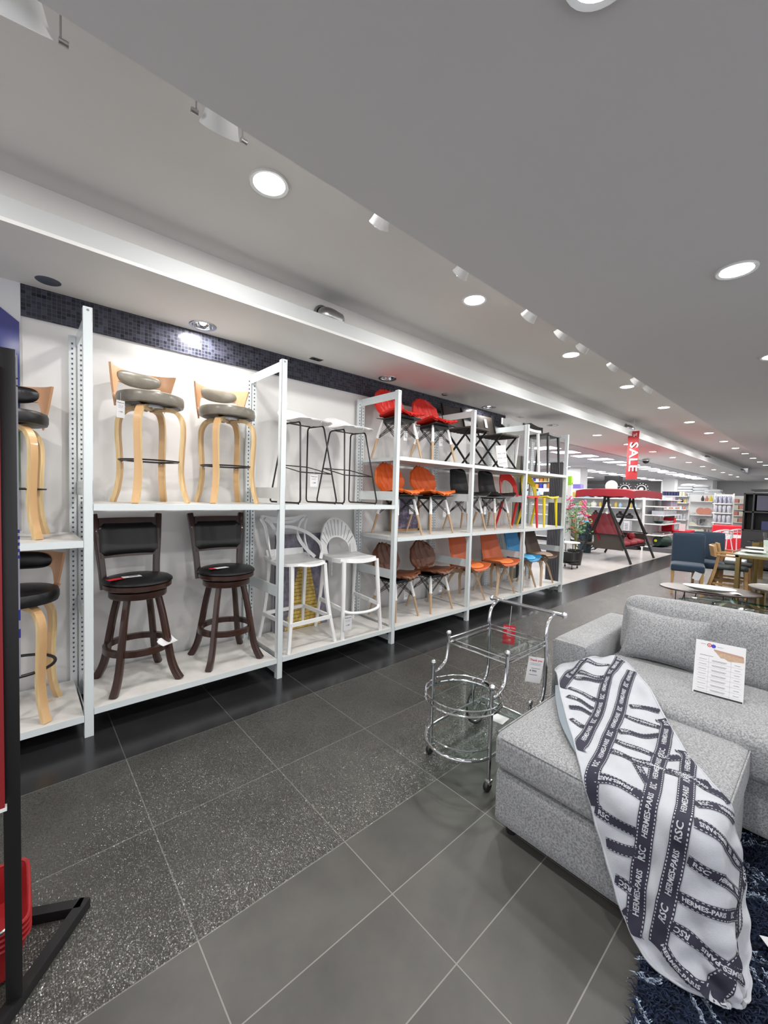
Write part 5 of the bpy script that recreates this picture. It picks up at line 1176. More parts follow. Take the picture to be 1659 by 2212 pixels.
for k in range(5): i.bx(.008, .0222, .0212, .022, 1.285+k*.018, 1.294+k*.018)
i.bx(.012, .0222, .0212, .022, 1.11, 1.14); i.bx(.012, .0222, .0212, .022, 1.06, 1.085); i.build('blue_print', 'blueink', sb_)
i = M()
for z in (1.78, 1.76): i.bx(.004, .0222, .0212, .022, z, z+.003)
i.build('black_print', 'ink', sb_)
def basket(k):
    z = k*.017
    t = thing('shopping_basket', ['lowest red shopping basket of the nested stack at left edge', 'red shopping basket second from the bottom of the stack', 'red shopping basket third from the bottom of the stack', 'top red shopping basket of the nested stack, handle folded'][k], 'basket', (-.215, 1.70, .02+z), 0, 'nested red shopping baskets')
    def wall(u, v):
        a = 2*PI*u; c, s_ = math.cos(a), math.sin(a); q = .22; cx_ = math.copysign(abs(c)**q, c); sy_ = math.copysign(abs(s_)**q, s_)
        return (cx_*(.205+.028*v), sy_*(.125+.022*v), .115*v)
    m_ = M().surf(wall, 56, 6, .003); m_.build('basket_wall', 'basketred', t)
    M().surf(lambda u, v: ((2*u-1)*.19, (2*v-1)*.12, .002), 4, 4, .003).build('basket_floor', 'basketred', t)
    M().tube([Vector(wall(i_/56, 1))*1.0 for i_ in range(56)], .0055, 6, closed=True).build('rim', 'basketred', t)
    if k == 3: M().tube([(-.19, -.13, .12), (-.17, -.15, .125), (.17, -.15, .125), (.19, -.13, .12)], .005, 6).build('handle', 'steel', t)
for k in range(4): basket(k)
# ------------------------------------------------------------------ panels at the end of the shelving
t = thing('slat_panel', 'tall dark grey slatted display panel just past the shelving end', 'display panel', (7.0, 3.22, 0))
M().bx(0, .14, 0, .22, 0, 2.12).build('panel_core', 'greycol', t)
m_ = M(); [m_.bx(-.012, 0, .01+.03*i, .03+.03*i, .02, 2.11) for i in range(7)]; [m_.bx(.006+.034*i, .03+.034*i, -.01, 0, .02, 2.11) for i in range(4)]; m_.build('slats', 'greycol', t)
M().bx(-.02, .15, -.02, .23, 2.12, 2.135).build('top_cap', 'steel', t)
t = thing('display_board', 'olive grey board with black edge behind the red and yellow chairs', 'display panel', (6.06, 3.64, 0)); M().bx(0, .30, 0, .02, 0, 2.2).build('board', col('olivegrey', (.17, .17, .14), .5), t); M().bx(.3, .38, -.01, .03, 0, 2.2).build('black_edge', 'black', t); M().bx(-.03, 0, -.01, .03, 0, 2.2).build('black_edge', 'black', t)
t = thing('ribbed_panel', 'pale ribbed panel behind the folding chair at the end of the wall', 'display panel', (5.70, 3.585, 0)); m_ = M().bx(0, .34, 0, .02, 0, 2.35); [m_.bx(.02+.045*i, .035+.045*i, -.012, 0, 0, 2.35) for i in range(7)]; m_.build('panel', 'white', t)
t = thing('chrome_foot', 'curved chrome foot of a display stand poking out past the last post', 'stand', (6.62, 3.05, 0)); M().surf(lambda u, v: ((u-.5)*.5, (v-.5)*.09*(1.2-abs(2*u-1)), .03*math.sin(PI*u)+.004), 16, 6, .01).build('foot', 'chrome', t)

# ------------------------------------------------------------------ garden swing
t = thing('canopy_swing', 'crimson cushioned garden swing under a crimson canopy', 'garden swing', (11.52, 3.77, 0))
for s_ in (-1, 1):
    x = s_*.90
    ap = (x*1.0, 0, 1.62)
    M().tube([(x*.98, -.60, .012), (x, -.06, 1.36), (x, -.03, 1.62)], .028, 10).build('leg', 'blackmetal', t)
    M().tube([(x*.98, .60, .012), (x, .06, 1.36), (x, .03, 1.62)], .028, 10).build('leg', 'blackmetal', t)
    M().tube([(x*.93, -.42, .62), (x*.98, 0, 1.50)], .014, 8).build('hanger', 'blackmetal', t); M().tube([(x*.93, .30, .62), (x*.98, .0, 1.50)], .014, 8).build('hanger', 'blackmetal', t)
    M().bar([(x*.9, -.45, .66), (x*.9, .32, .66)], .05, .025).build('armrest', 'blackmetal', t); M().bx(x*.88-.01, x*.88+.01, -.40, .28, .30, .64).build('side_panel', 'rattan', t)
    M().ball((x, 0, 1.66), .045, 10).build('joint', 'blackmetal', t)
M().tube([(-.9, 0, 1.64), (.9, 0, 1.64)], .022, 8).build('crossbar', 'blackmetal', t)
M().bx(-.80, .80, -.42, .30, .36, .39).build('seat_frame', 'blackmetal', t)
def cano(u, v):
    a, b = 2*u-1, 2*v-1; z = 1.785 - .035*abs(a)**4 - .045*abs(b)**4
    return (a*1.10, b*.64, z)
m_ = M().surf(cano, 20, 16, .012)
per = [cano(i/20, 0) for i in range(20)] + [cano(1, i/16) for i in range(16)] + [cano(1-i/20, 1) for i in range(20)] + [cano(0, 1-i/16) for i in range(16)]
k = len(per); m_.add([(p[0]*1.005, p[1]*1.01, p[2]+.01) for p in per] + [(p[0]*1.01, p[1]*1.02, p[2]-.16+.008*math.sin(i*1.3)) for i, p in enumerate(per)], [(i, (i+1) % k, k+(i+1) % k, k+i) for i in range(k)], 0, True); m_.build('canopy', 'crimson', t)
for i in range(3):
    x = -.53+.53*i; puff(M(), (x, -.10, .44), (.52, .60, .11), .045, .03, n=6).build('seat_cushion', 'maroon', t)
    def bc(u, v, x=x): a, b = 2*u-1, v; return (x+a*.26, .20+.28*b - .05*(1-a*a), .48+.60*b + .05*(1-a*a)*(b > .9))
    M().surf(bc, 10, 8, -.09).build('back_cushion', 'maroon', t)
M().lathe([(0, -.17), (.07, -.15), (.09, 0), (.07, .15), (0, .17)], 14, (.25, -.22, .60), rot=(0, PI/2, .5)).build('bolster', 'maroon', t)

# ------------------------------------------------------------------ flowering plant, small cart, lantern post, rocker, basket
t = thing('flowering_plant', 'tall artificial plant with pink and coral flowers beside the swing', 'plant', (9.5, 3.98, 0))
M().lathe([(0, 0), (.13, 0), (.17, .34), (.15, .34), (.14, .3), (0, .3)], 18).build('pot', 'blackmetal', t)
m_ = M(); rnd = random.Random(5)
for k in range(5): m_.tube(bez([(0, 0, .3), (rnd.uniform(-.05, .05), rnd.uniform(-.05, .05), .7), (rnd.uniform(-.14, .12), rnd.uniform(-.2, .2), 1.2)], 4), .009, 5)
m_.build('stems', 'stem', t)
lf = M()
for _ in range(330):
    c = Vector((rnd.gauss(0, .10), rnd.gauss(.0, .14), rnd.uniform(.72, 1.42))); a = rnd.uniform(0, 6.3); b = rnd.uniform(-.4, .9); d = Vector((math.cos(a)*math.cos(b), math.sin(a)*math.cos(b), math.sin(b))); s_ = d.orthogonal().normalized(); L_ = rnd.uniform(.05, .09)
    lf.add([c, c+d*L_*.5+s_*L_*.25, c+d*L_, c+d*L_*.5-s_*L_*.25], [(0, 1, 2, 3)])
lf.build('leaves', 'leaf', t)['kind'] = 'stuff'
for (cx_, cy_, cz_, R_, m__) in [(0, .17, 1.50, .07, 'pink'), (-.02, .13, 1.36, .07, 'pink'), (.0, .19, 1.25, .06, 'pink'), (0, -.13, 1.40, .08, 'pink'), (-.05, -.17, 1.30, .07, 'pink'), (0, -.22, 1.14, .07, 'pink'), (0, -.10, 1.2, .06, 'pink'), (0, .1, 1.10, .045, 'coral'), (-.08, .02, 1.02, .045, 'coral'), (-.05, -.13, .97, .05, 'coral'), (-.06, -.2, 1.05, .045, 'coral'), (-.05, .0, .78, .05, 'coral'), (-.03, .09, .84, .04, 'coral')]:
    f_ = M()
    for _ in range(16):
        v_ = Vector((rnd.gauss(0, 1), rnd.gauss(0, 1), rnd.gauss(0, 1))).normalized()*R_*rnd.uniform(.4, 1); f_.ball((cx_+v_.x, cy_+v_.y, cz_+v_.z), R_*.3, 6, sc=(1, 1, .6))
    f_.build('flower_head', m__, t)
t = thing('bar_cart', 'small black wire trolley with a round white top behind the last post', 'trolley', (8.9, 3.86, 0))
M().lathe([(0, .55), (.21, .55), (.215, .56), (.21, .57), (0, .57)], 26).build('table_top', 'white', t)
for k in range(4):
    a = PI/4+k*PI/2; x, y = .19*math.cos(a), .19*math.sin(a); M().tube([(x, y, .04), (x, y, .55)], .008, 6).build('leg', 'blackmetal', t); M().ball((x, y, .022), .022, 8).build('castor', 'black', t)
m_ = M(); [m_.tube([(.2*math.cos(2*PI*k/20), .2*math.sin(2*PI*k/20), z) for k in range(20)], .005, 5, closed=True) for z in (.13, .19, .36)]; m_.lathe([(0, .125), (.2, .125)], 20); m_.build('wire_basket', 'blackmetal', t)
M().bx(-.1, .1, -.1, .1, .14, .34).build('black_box', 'black', t)
t = thing('lantern_post', 'slim white post carrying a lime green lantern by the plant', 'lamp post', (9.55, 4.19, 0)); M().bx(-.03, .03, -.05, .05, 0, 1.82).build('post', 'white', t); M().lathe([(0, 0), (.15, 0), (.15, .02), (0, .02)], 16).build('base', 'white', t)
M().bx(-.04, .04, -.045, .045, 1.82, 2.03, bev=.01).build('lantern', col('lime', (.30, .62, .04), .4), t); M().bx(-.025, .025, -.046, -.04, 1.85, 1.87).build('lantern_slot', 'black', t)
t = thing('rocking_lounger', 'dark striped rattan rocking lounger behind the swing frame', 'rocking chair', (12.1, 4.88, 0))
for s_ in (-1, 1):
    M().tube([(s_*.28, .55*math.cos(a), .62+.6*math.sin(a)) for a in [math.radians(200+8*k) for k in range(18)]], .014, 6).build('rocker', 'blackmetal', t)
    M().tube([(s_*.28, -.25, .06), (s_*.28, -.2, .5), (s_*.28, .35, .6)], .014, 6).build('side_frame', 'blackmetal', t)
stripe = mat('striped_rattan', (.04, .032, .026), .7); N = NT(stripe); tc = N.n('TexCoord'); sp = N.n('SeparateXYZ'); N.l(tc.outputs['Object'], sp.inputs[0])
N.l(N.mix(N.math('LESS_THAN', N.math('FRACT', N.math('MULTIPLY', sp.outputs[2], 26)), .3), (.045, .036, .03), (.26, .2, .14)), N.b.inputs['Base Color']); MT['stripe'] = stripe
M().surf(lambda u, v: ((2*u-1)*.30, -.45+.95*v, .33+.10*v*v*2+.28*v**3*1.4 - .05*math.sin(PI*v)), 10, 20, .05).build('woven_seat', 'stripe', t)
t = thing('laundry_basket', 'round dark dotted basket with a light blue lining, right of the plant', 'basket', (12.0, 4.76, 0)); M().lathe([(0, .0), (.15, .0), (.17, .30), (.19, .88), (.18, .88), (.14, .8), (0, .8)], 26).build('basket_wall', col('dotnavy', (.02, .03, .04), .6, noise=(40, .05), col2=(.05, .11, .13)), t)
M().lathe([(0, .86), (.15, .87), (.192, .885), (.194, .86)], 24).build('lining', 'bluepad', t)

# ------------------------------------------------------------------ retail gondolas in the hall
def gondola(name, label, x0, x1, y0, y1, levels, top, face, plinth=.12):
    """face 'x': boards run along y and look to -x; face 'y': run along x and look to -y"""
    t = thing(name, label, 'shelving', (x0, y0, 0), 0, None); X, Y = x1-x0, y1-y0
    if face == 'x': M().bx(X-.03, X, 0, Y, 0, top).build('back_panel', 'white', t)
    else: M().bx(0, X, Y-.03, Y, 0, top).build('back_panel', 'white', t)
    n = max(1, round((Y if face == 'x' else X)/1.1))
    for k in range(n+1):
        if face == 'x': M().bx(X-.07, X-.03, Y*k/n-.02, Y*k/n+.02, 0, top+.03).build('upright', 'white', t)
        else: M().bx(X*k/n-.02, X*k/n+.02, Y-.07, Y-.03, 0, top+.03).build('upright', 'white', t)
    for z in levels: M().bx(0, X-.03 if face == 'x' else X, 0, Y if face == 'x' else Y-.03, z-.03, z).build('shelf_board', 'white', t)
    M().bx(.05 if face == 'x' else 0, X, 0 if face == 'x' else .05, Y, 0, plinth-.03).build('plinth', 'darkcab', t)
    return t
LA = [.16, .55, .936, 1.28, 1.57]; gondola('retail_gondola', 'long white shop gondola of vases and tubs behind the swing', 14.0, 14.45, 4.05, 8.6, LA, 1.62, 'x')
LB = [.50, .83, 1.10, 1.36, 1.565]; gondola('retail_gondola', 'white shop gondola of dishes and trays right of the swing, seen along its length', 14.12, 16.1, 3.42, 3.98, [.14]+LB, 1.64, 'y')
LC = [.50, .89, 1.25, 1.49, 1.72]; gondola('retail_gondola', 'white shop gondola topped with navy patterned boxes', 17.4, 17.85, 3.56, 4.6, LC, 1.70, 'x')
LF = [.32, .66, 1.06, 1.56]; gondola('retail_gondola', 'white shop gondola with red plates and a steel tub, above the blue chairs', 18.6, 19.05, 3.05, 3.84, LF, 1.82, 'x')
LD = [.54, .876, 1.195, 1.50]; gondola('retail_gondola', 'white rack of rolled striped textiles behind the wire chairs', 17.0, 17.4, 2.30, 2.78, LD, 1.80, 'x')
LE = [.82, 1.07, 1.30, 1.535]; gondola('retail_gondola', 'rack of coral boxes beside the charcoal cabinet', 20.0, 20.35, 2.15, 2.72, LE, 1.80, 'x')
GL = gondola('retail_gondola', 'brightly stocked orange and blue shelves seen through the open end bay', 17.5, 17.95, 8.3, 9.7, [.5, .9, 1.25, 1.6, 1.95, 2.25], 2.4, 'x')
# goods
def vase(c, r, h, m, label, grp, kind='vase', prof=None, neck=.35):
    p = prof or [(0, 0), (r*.7, 0), (r, h*.35), (r*.85, h*.6), (r*neck, h*.8), (r*neck*1.1, h), (r*neck*.8, h), (0, h*.9)]
    o = M().lathe([(a, b) for a, b in p], 14).build(kind, m, None); return tag(o, label, kind, grp, c)
def carton(c, d, m, label, grp, kind='box', bev=.006):
    o = M().box((0, 0, d[2]/2), d, None, 0, bev, 1).build(kind, m, None); return tag(o, label, kind, grp, c)
def bowl(c, r, h, m, label, grp, kind='bowl'):
    o = M().lathe([(0, 0), (r*.5, 0), (r*.85, h*.5), (r, h), (r*.95, h), (r*.8, h*.5), (r*.45, h*.12), (0, h*.1)], 18).build(kind, m, None); return tag(o, label, kind, grp, c)
pale = col('paleblue', (.35, .50, .62), .4); yel = col('mustard', (.60, .42, .08), .4); lil = col('lilacgrey', (.36, .30, .38), .5); oran = col('orangegood', (.70, .28, .05), .5); creamm = col('cream', (.66, .63, .50), .5)
glassy = col('greyglass', (.45, .48, .52), .15); cor = col('coral_box', (.55, .22, .16), .5); purp = col('purplebox', (.26, .20, .6), .4); MT['pale'] = pale
rnd = random.Random(11)
# gondola A, top board down
for i in range(9):
    y = 4.35+i*.44; m = [pale, 'white', 'white', pale, yel, 'white', 'darkcab', pale, pale][i]
    carton((14.2, y, 1.572), (.22, .30 if m != yel else .2, .17), m, ('pale blue' if m == pale else 'white' if m == 'white' else 'mustard' if m == yel else 'dark') + ' tub on the top board of the long gondola, ' + ORD[i] + ' from right', 'tubs on the top board of the long gondola', 'tub', .02)
for i, (y, r, h, m) in enumerate([(4.2, .045, .16, pale), (4.33, .045, .15, yel), (4.62, .055, .15, pale), (4.75, .05, .17, yel), (4.98, .10, .15, 'ceramic'), (5.22, .05, .16, yel), (5.42, .10, .2, 'ceramic'), (5.85, .07, .18, yel), (6.0, .09, .12, pale), (6.3, .07, .12, 'ceramic'), (6.7, .05, .1, 'white')]):
    vase((14.2, y, 1.281), r, h, m, ['pale blue vase nearest the end', 'mustard vase nearest the end', 'second pale blue vase', 'second mustard vase', 'squat white ring vase', 'mustard vase behind the ring vase', 'white long necked vase', 'mustard vase by the swing post', 'grey blue pot', 'white round vase', 'small white cup'][i] + ' on the gondola behind the swing', 'vases on the long gondola', neck=.25 if i == 6 else .5)
for i, (y, r, h, m) in enumerate([(4.35, .12, .17, 'black'), (4.62, .12, .22, 'black'), (5.0, .06, .26, 'ceramic'), (5.35, .10, .22, 'black'), (5.75, .16, .2, 'white'), (6.1, .12, .12, 'white'), (6.8, .06, .1, 'white')]):
    vase((14.2, y, .937), r, h, m, ['round black pot right of the swing apex', 'black pot with a gold bud', 'white cat figure like vase', 'black jug', 'wide white basin', 'low white bowl', 'small white bowl'][i] + ' on the gondola behind the swing', 'pots on the long gondola', 'pot')
t = thing('notice_sheet', 'framed notice with a dark bottle picture leaning under the gondola shelf', 'sign', (13.97, 4.36, .56), 0); M().bx(0, .01, -.16, .34, 0, .33).build('sheet', col('greysheet', (.35, .36, .38), .5), t); M().bx(-.004, 0, -.10, .06, .02, .31).build('paper', 'paper', t); i = M(); i.bx(-.006, -.004, .16, .27, .02, .16); i.bx(-.006, -.004, .19, .23, .16, .26); [i.bx(-.006, -.004, -.06, .03, .06+.05*k, .075+.05*k) for k in range(4)]; i.build('printing', 'ink', t)
# things on top of gondola A
tag(M().lathe([(0, -.02), (.15, -.02), (.19, 0), (.15, .03), (0, .03)], 24, rot=(0, PI/2, 0)).build('round_dish', 'ceramic', None), 'pale round dish standing on top of the gondola above the canopy', 'dish', None, (14.25, 4.93, 1.95))
carton((14.25, 4.93, 1.74), (.1, .1, .04), 'white', 'small white stand under the pale round dish', None)
def wheel_clock(c, r, label, n=14):
    t = thing('wheel_ornament', label, 'ornament', c, 0, 'black and white wheel ornaments')
    M().lathe([(r*.88, -.02), (r, -.02), (r, .02), (r*.88, .02), (r*.88, -.02)], 30, rot=(0, PI/2, 0)).build('rim', 'black', t)
    m_ = M()
    for k in range(n): a = 2*PI*k/n; m_.box((-.022, r*.94*math.cos(a), r*.94*math.sin(a)), (.006, r*.12, r*.1), (a, 0, 0))
    m_.build('rim_studs', 'white', t); M().lathe([(0, -.012), (r*.7, -.012), (r*.7, .012), (0, .012)], 26, rot=(0, PI/2, 0)).build('face', 'white', t)
    M().lathe([(r*.32, -.02), (r*.6, -.02), (r*.6, -.014), (r*.32, -.014)], 20, rot=(0, PI/2, 0)).build('dial', 'black', t)
wheel_clock((14.25, 4.07, 1.86), .19, 'black and white wheel ornament right of the banner, above the canopy'); wheel_clock((14.3, 4.55, 1.86), .20, 'black and white wheel ornament below the banner'); wheel_clock((14.4, 4.78, 1.79), .14, 'smaller dark wheel ornament left behind the banner foot')
carton((15.2, 5.5, 0), (.5, .9, 2.02), 'darkcab', 'dark cabinet standing behind the long gondola', None, 'cabinet'); carton((15.2, 5.2, 2.02), (.4, .45, .3), 'black', 'black appliance on the dark cabinet behind the gondola', None, 'appliance')
carton((14.4, 6.05, 1.86), (.25, .3, .16), purp, 'lilac tub on top of the long gondola', None, 'tub', .02); carton((14.3, 6.4, 1.62), (.3, 1.9, .24), 'white', 'long white carton on the long gondola', None); 
# gondola B goods
for i in range(5): carton((14.45+i*.35, 3.62, LB[4]), (.26, .24, [.07, .05, .06, .09, .05][i]), [pale, 'white', 'white', lil, 'navybox'][i], ['pale blue', 'white', 'white second', 'lilac', 'navy'][i] + ' storage tray on the top board of the dish gondola', 'trays on the dish gondola', 'tray')
for i in range(3): carton((15.15+i*.25, 3.6, LB[3]), (.2, .26, .17), lil, 'lilac fabric box on the second board of the dish gondola, ' + ORD[i] + ' from left', 'lilac boxes on the dish gondola')
for i in range(5): carton((14.4+i*.3, 3.62, LB[2]), (.26, .3, .12), glassy, 'clear glass tray stack on the third board of the dish gondola, ' + ORD[i] + ' from left', 'glass trays on the dish gondola', 'tray')
for i in range(4): bowl((14.45+i*.36, 3.62, LB[1]), .14, .07, ['glass_edge', glassy, 'ceramic', glassy][i], ['greenish', 'grey', 'white', 'second grey'][i] + ' serving bowl on the fourth board of the dish gondola', 'bowls on the dish gondola')
carton((15.75, 3.65, LB[1]), (.2, .3, .16), 'red', 'red box on the fourth board of the dish gondola', None); carton((14.6, 3.6, LB[0]), (.5, .3, .05), 'steel', 'wide steel baking tray on the low board of the dish gondola', None, 'tray'); carton((15.4, 3.6, LB[0]), (.5, .3, .06), 'steel', 'ribbed steel tray on the low board, beside the red box', None, 'tray'); carton((15.8, 3.7, LB[0]), (.2, .3, .28), 'red', 'upright red box on the low board of the dish gondola', None)
carton((14.75, 3.45, 0), (1.3, .55, .14), 'greycol', 'low grey plinth in front of the dish gondola', None, 'plinth')
t = thing('drum_cushion', 'dark green drum with a yellow tag lying on the low plinth', 'drum', (14.45, 3.50, .31)); M().lathe([(0, -.2), (.15, -.2), (.17, -.15), (.17, .15), (.15, .2), (0, .2)], 24, rot=(0, PI/2, -.5)).build('drum', col('darkgreen', (.01, .035, .025), .4), t); M().disc((-.21, .12, .02), .04, 14, rot=(0, -PI/2, 0)).build('yellow_tag', 'yellowplastic', t)
t = thing('covered_table', 'table under a fitted bright red cloth cover behind the swing', 'table', (15.85, 3.28, 0)); m_ = M()
def rc(u, v):
    a = 2*PI*u; q = .3; c_, s_ = math.cos(a), math.sin(a); X = math.copysign(abs(c_)**q, c_); Y = math.copysign(abs(s_)**q, s_); w_ = 1 - .12*math.sin(PI*v); return (X*.55*w_, Y*.22*w_, .60*v)
m_.surf(rc, 40, 8).add([rc(i/40, 1) for i in range(40)], [tuple(range(40))]); m_.build('cloth_cover', 'red', t)
carton((15.5, 3.25, .60), (.02, .16, .22), 'paper', 'upright price sheet standing on the red covered table', None, 'sign', .001)
# gondola C goods
for i in range(8): carton((17.55, 3.68+i*.085, LC[4]), (.2, .075, .15), 'navybox' if i > 1 else creamm, ('navy patterned' if i > 1 else 'cream') + ' box lined up on the top board above the dish gondola, ' + ORD[i] + ' from right', 'boxes lined up on the far gondola top')
for i in range(9): vase((17.5, 3.63+i*.085, LC[3]), .035, .13, [yel, 'black', yel, oran, 'black', yel, 'white', oran, 'black'][i], ['mustard', 'black', 'mustard', 'orange', 'black', 'mustard', 'white', 'orange', 'black'][i] + ' jar on the second board of the far gondola, ' + ORD[i] + ' from right', 'jars on the far gondola', 'jar')
for i in range(8): vase((17.5, 3.65+i*.095, LC[2]), .04, .12, [cor, 'white', cor, 'white', oran, 'white', cor, pale][i], ['coral', 'white', 'coral', 'white', 'orange', 'white', 'coral', 'pale blue'][i] + ' mug on the third board of the far gondola, ' + ORD[i] + ' from right', 'mugs on the far gondola', 'mug')
carton((17.5, 4.05, LC[1]), (.2, .3, .2), 'black', 'black coffee machine on the fourth board of the far gondola', None, 'appliance'); 
for i in range(4): vase((17.5, 3.62+i*.09, LC[1]), .035, .2, glassy, 'clear glass carafe on the fourth board of the far gondola, ' + ORD[i] + ' from right', 'carafes on the far gondola', 'carafe')
for i in range(5): bowl((17.5, 3.68+i*.15, LC[0]), .065, .16, glassy, 'glass bowl on the lowest visible board of the far gondola, ' + ORD[i] + ' from right', 'glass bowls on the far gondola')
# gondola F goods
for i in range(3): vase((18.75, 3.12+i*.12, LF[3]), .05, .2, ['yellowplastic', cor, 'rattan'][i], ['yellow', 'coral', 'brown'][i] + ' dried flower bunch in the framed display above the blue chairs', 'flower bunches above the blue chairs', 'flower bunch')
for i in range(2): tag(M().lathe([(0, 0), (.10, 0), (.13, .02), (0, .03)], 20, rot=(0, -PI/2, 0)).build('plate', cor, None), ['red plate standing on the right of the far gondola', 'red plate standing beside the white bowl'][i], 'plate', 'red standing plates', (18.85, 3.22+i*.2, LF[2]+.13))
bowl((18.75, 3.65, LF[2]), .12, .08, 'ceramic', 'white bowl beside the red standing plates', None)
bowl((18.75, 3.42, LF[1]), .2, .25, 'steel', 'large steel tub over the blue chairs', None, 'tub'); carton((18.75, 3.6, LF[1]-.01), (.2, .35, .12), creamm, 'cream towel stack beside the steel tub', None, 'towel stack'); carton((18.75, 3.5, LF[0]), (.2, .5, .2), creamm, 'cream towel stack on the low board above the blue chairs', None, 'towel stack')
for i in range(3): vase((18.7, 3.12+i*.1, LF[0]), .035, .22, ['maroon', 'maroon', 'white'][i], ['dark red bottle at the right end', 'dark red bottle', 'white bottle'][i] + ' of the low board above the blue chairs', 'bottles on the low board', 'bottle', neck=.3)
# rack D and E
for j, z in enumerate(LD):
    for i in range(4): carton((17.12, 2.37+i*.11, z), (.2, .095, .24 if j else .2), col('stripeblue' if j > 2 else 'stripegrey', (.17, .18, .30) if j > 2 else (.33, .34, .38), .8, noise=(30, .1), col2=(.5, .52, .58)), ['patterned grey bundle on the lowest board', 'grey rolled throw on the second board', 'pale grey rolled throw on the third board', 'blue patterned tote on the top board'][j] + ' of the textile rack, ' + ORD[i] + ' from right', 'rolled textiles on the white rack', 'textile roll', .03)
for j, z in enumerate(LE):
    for i in range(3): carton((20.1, 2.24+i*.17, z), (.2, .15, .14), cor if (i+j) % 2 else creamm, ('coral' if (i+j) % 2 else 'cream') + ' shoe box on the ' + ['lowest', 'second', 'third', 'top'][j] + ' board beside the charcoal cabinet, ' + ORD[i] + ' from right', 'boxes beside the charcoal cabinet')
# orange and blue shelves through the open bay
for j, z in enumerate([.5, .9, 1.25, 1.6, 1.95, 2.25]):
    for i in range(7): carton((17.62, 8.42+i*.19, z), (.2, .15, rnd.uniform(.12, .24)), [oran, creamm, oran, 'white', yel, cor, 'blueink'][(i*3+j) % 7], 'small bright package, ' + ORD[i] + ' from left on the ' + ['lowest', 'second', 'third', 'fourth', 'fifth', 'top'][j] + ' board seen through the end bay', 'packages seen through the end bay', 'package')
carton((17.5, 9.0, 2.40), (.1, 1.4, .08), 'red', 'red strip sign over the bright shelves seen through the end bay', None, 'sign')
# pillow stack
for i, (y, z) in enumerate([(5.0, 2.05), (5.0, 2.18), (4.4, 2.02), (4.4, 2.14), (4.9, 2.31), (4.4, 2.27), (3.95, 1.95), (3.95, 2.07)]):
    o = puff(M(), (0, 0, 0), (.5, .62, .12), .055, .03, n=5).build('pillow', 'white', None); tag(o, 'white pillow on the ' + ['left bottom', 'left second', 'middle bottom', 'middle second', 'left top', 'middle top', 'right bottom', 'right top'][i] + ' of the high stack by the far wall', 'pillow', 'pillows stacked high by the far wall', (24.2, y, z))
gondola('retail_gondola', 'tall white unit that carries the pillow stack by the far wall', 23.9, 24.5, 3.6, 5.4, [.5, 1.0, 1.5, 1.96], 1.96, 'x')

# ------------------------------------------------------------------ sale banner
t = thing('sale_banner', 'red hanging sale banner with white letters under the soffit lip', 'banner', (9.0, 2.76, 0))
M().surf(lambda u, v: (.012*math.sin(3*u+5*v), .10-.20*u, 2.86-.94*v), 8, 24, .001).build('banner_cloth', col('banner_red', (.40, .03, .035), .6), t)
M().tube([(0, -.11, 2.865), (0, .11, 2.865)], .006, 6).build('rod', 'white', t); M().tube([(0, 0, 2.87), (0, .0, 3.08)], .003, 5).build('cord', 'white', t)
i = M(); V, F = text_bm('SALE', .205, .0004, 'CENTER', .004, 1.05); fm2 = frame((-.020, -.015, 2.36), (0, 0, -1), (0, -1, 0)); i.add([fm2 @ Vector((v.x*1.28, -v.y*-1.0, v.z)) for v in V], F)
i.build('lettering', 'paper', t); i = M(); V, F = text_bm('%', .10, .0004); i.add([frame((-.020, -.03, 2.78), (0, 0, -1), (0, -1, 0)) @ v for v in V], F); i.build('percent_mark', 'paper', t)

# ------------------------------------------------------------------ dining and coffee furniture at right
def parsons(label):
    t = thing('dining_chair', label, 'chair', (0,0,0), 0, 'blue upholstered dining chairs')
    for sx in (-1, 1):
        M().bar([(sx*.19, -.19, .40), (sx*.19, -.20, 0)], .045, .045, (1, 0, 0), scale=[1, .7]).build('leg', 'oak', t); M().bar([(sx*.19, .18, .40), (sx*.19, .25, 0)], .045, .045, (1, 0, 0), scale=[1, .7]).build('leg', 'oak', t)
    puff(M(), (0, -.01, .435), (.45, .46, .12), .03, .012, n=8).build('seat', 'bluefabric', t)
    puff(M(), (0, .235, .70), (.45, .075, .56), .025, .004, (-.12, 0, 0), n=8).build('backrest', 'bluefabric', t); return t
p0 = parsons('blue upholstered dining chair, the nearer one, with a price tag'); p0.location = (8.22, 1.62, 0); p0.rotation_euler = (0, 0, math.radians(-78))
dup(p0, (8.95, 1.48, 0), math.radians(-80), 'blue upholstered dining chair half hidden behind the nearer one')
t = thing('price_tag', 'white tag hanging from the seat of the nearer blue dining chair', 'price tag', (8.02, 1.43, .39), -1.1, 'hanging price tags'); t.rotation_euler = (0, .3, -1.1); M().bx(-.05, .05, -.001, .001, -.12, 0).build('card', 'paper', t)
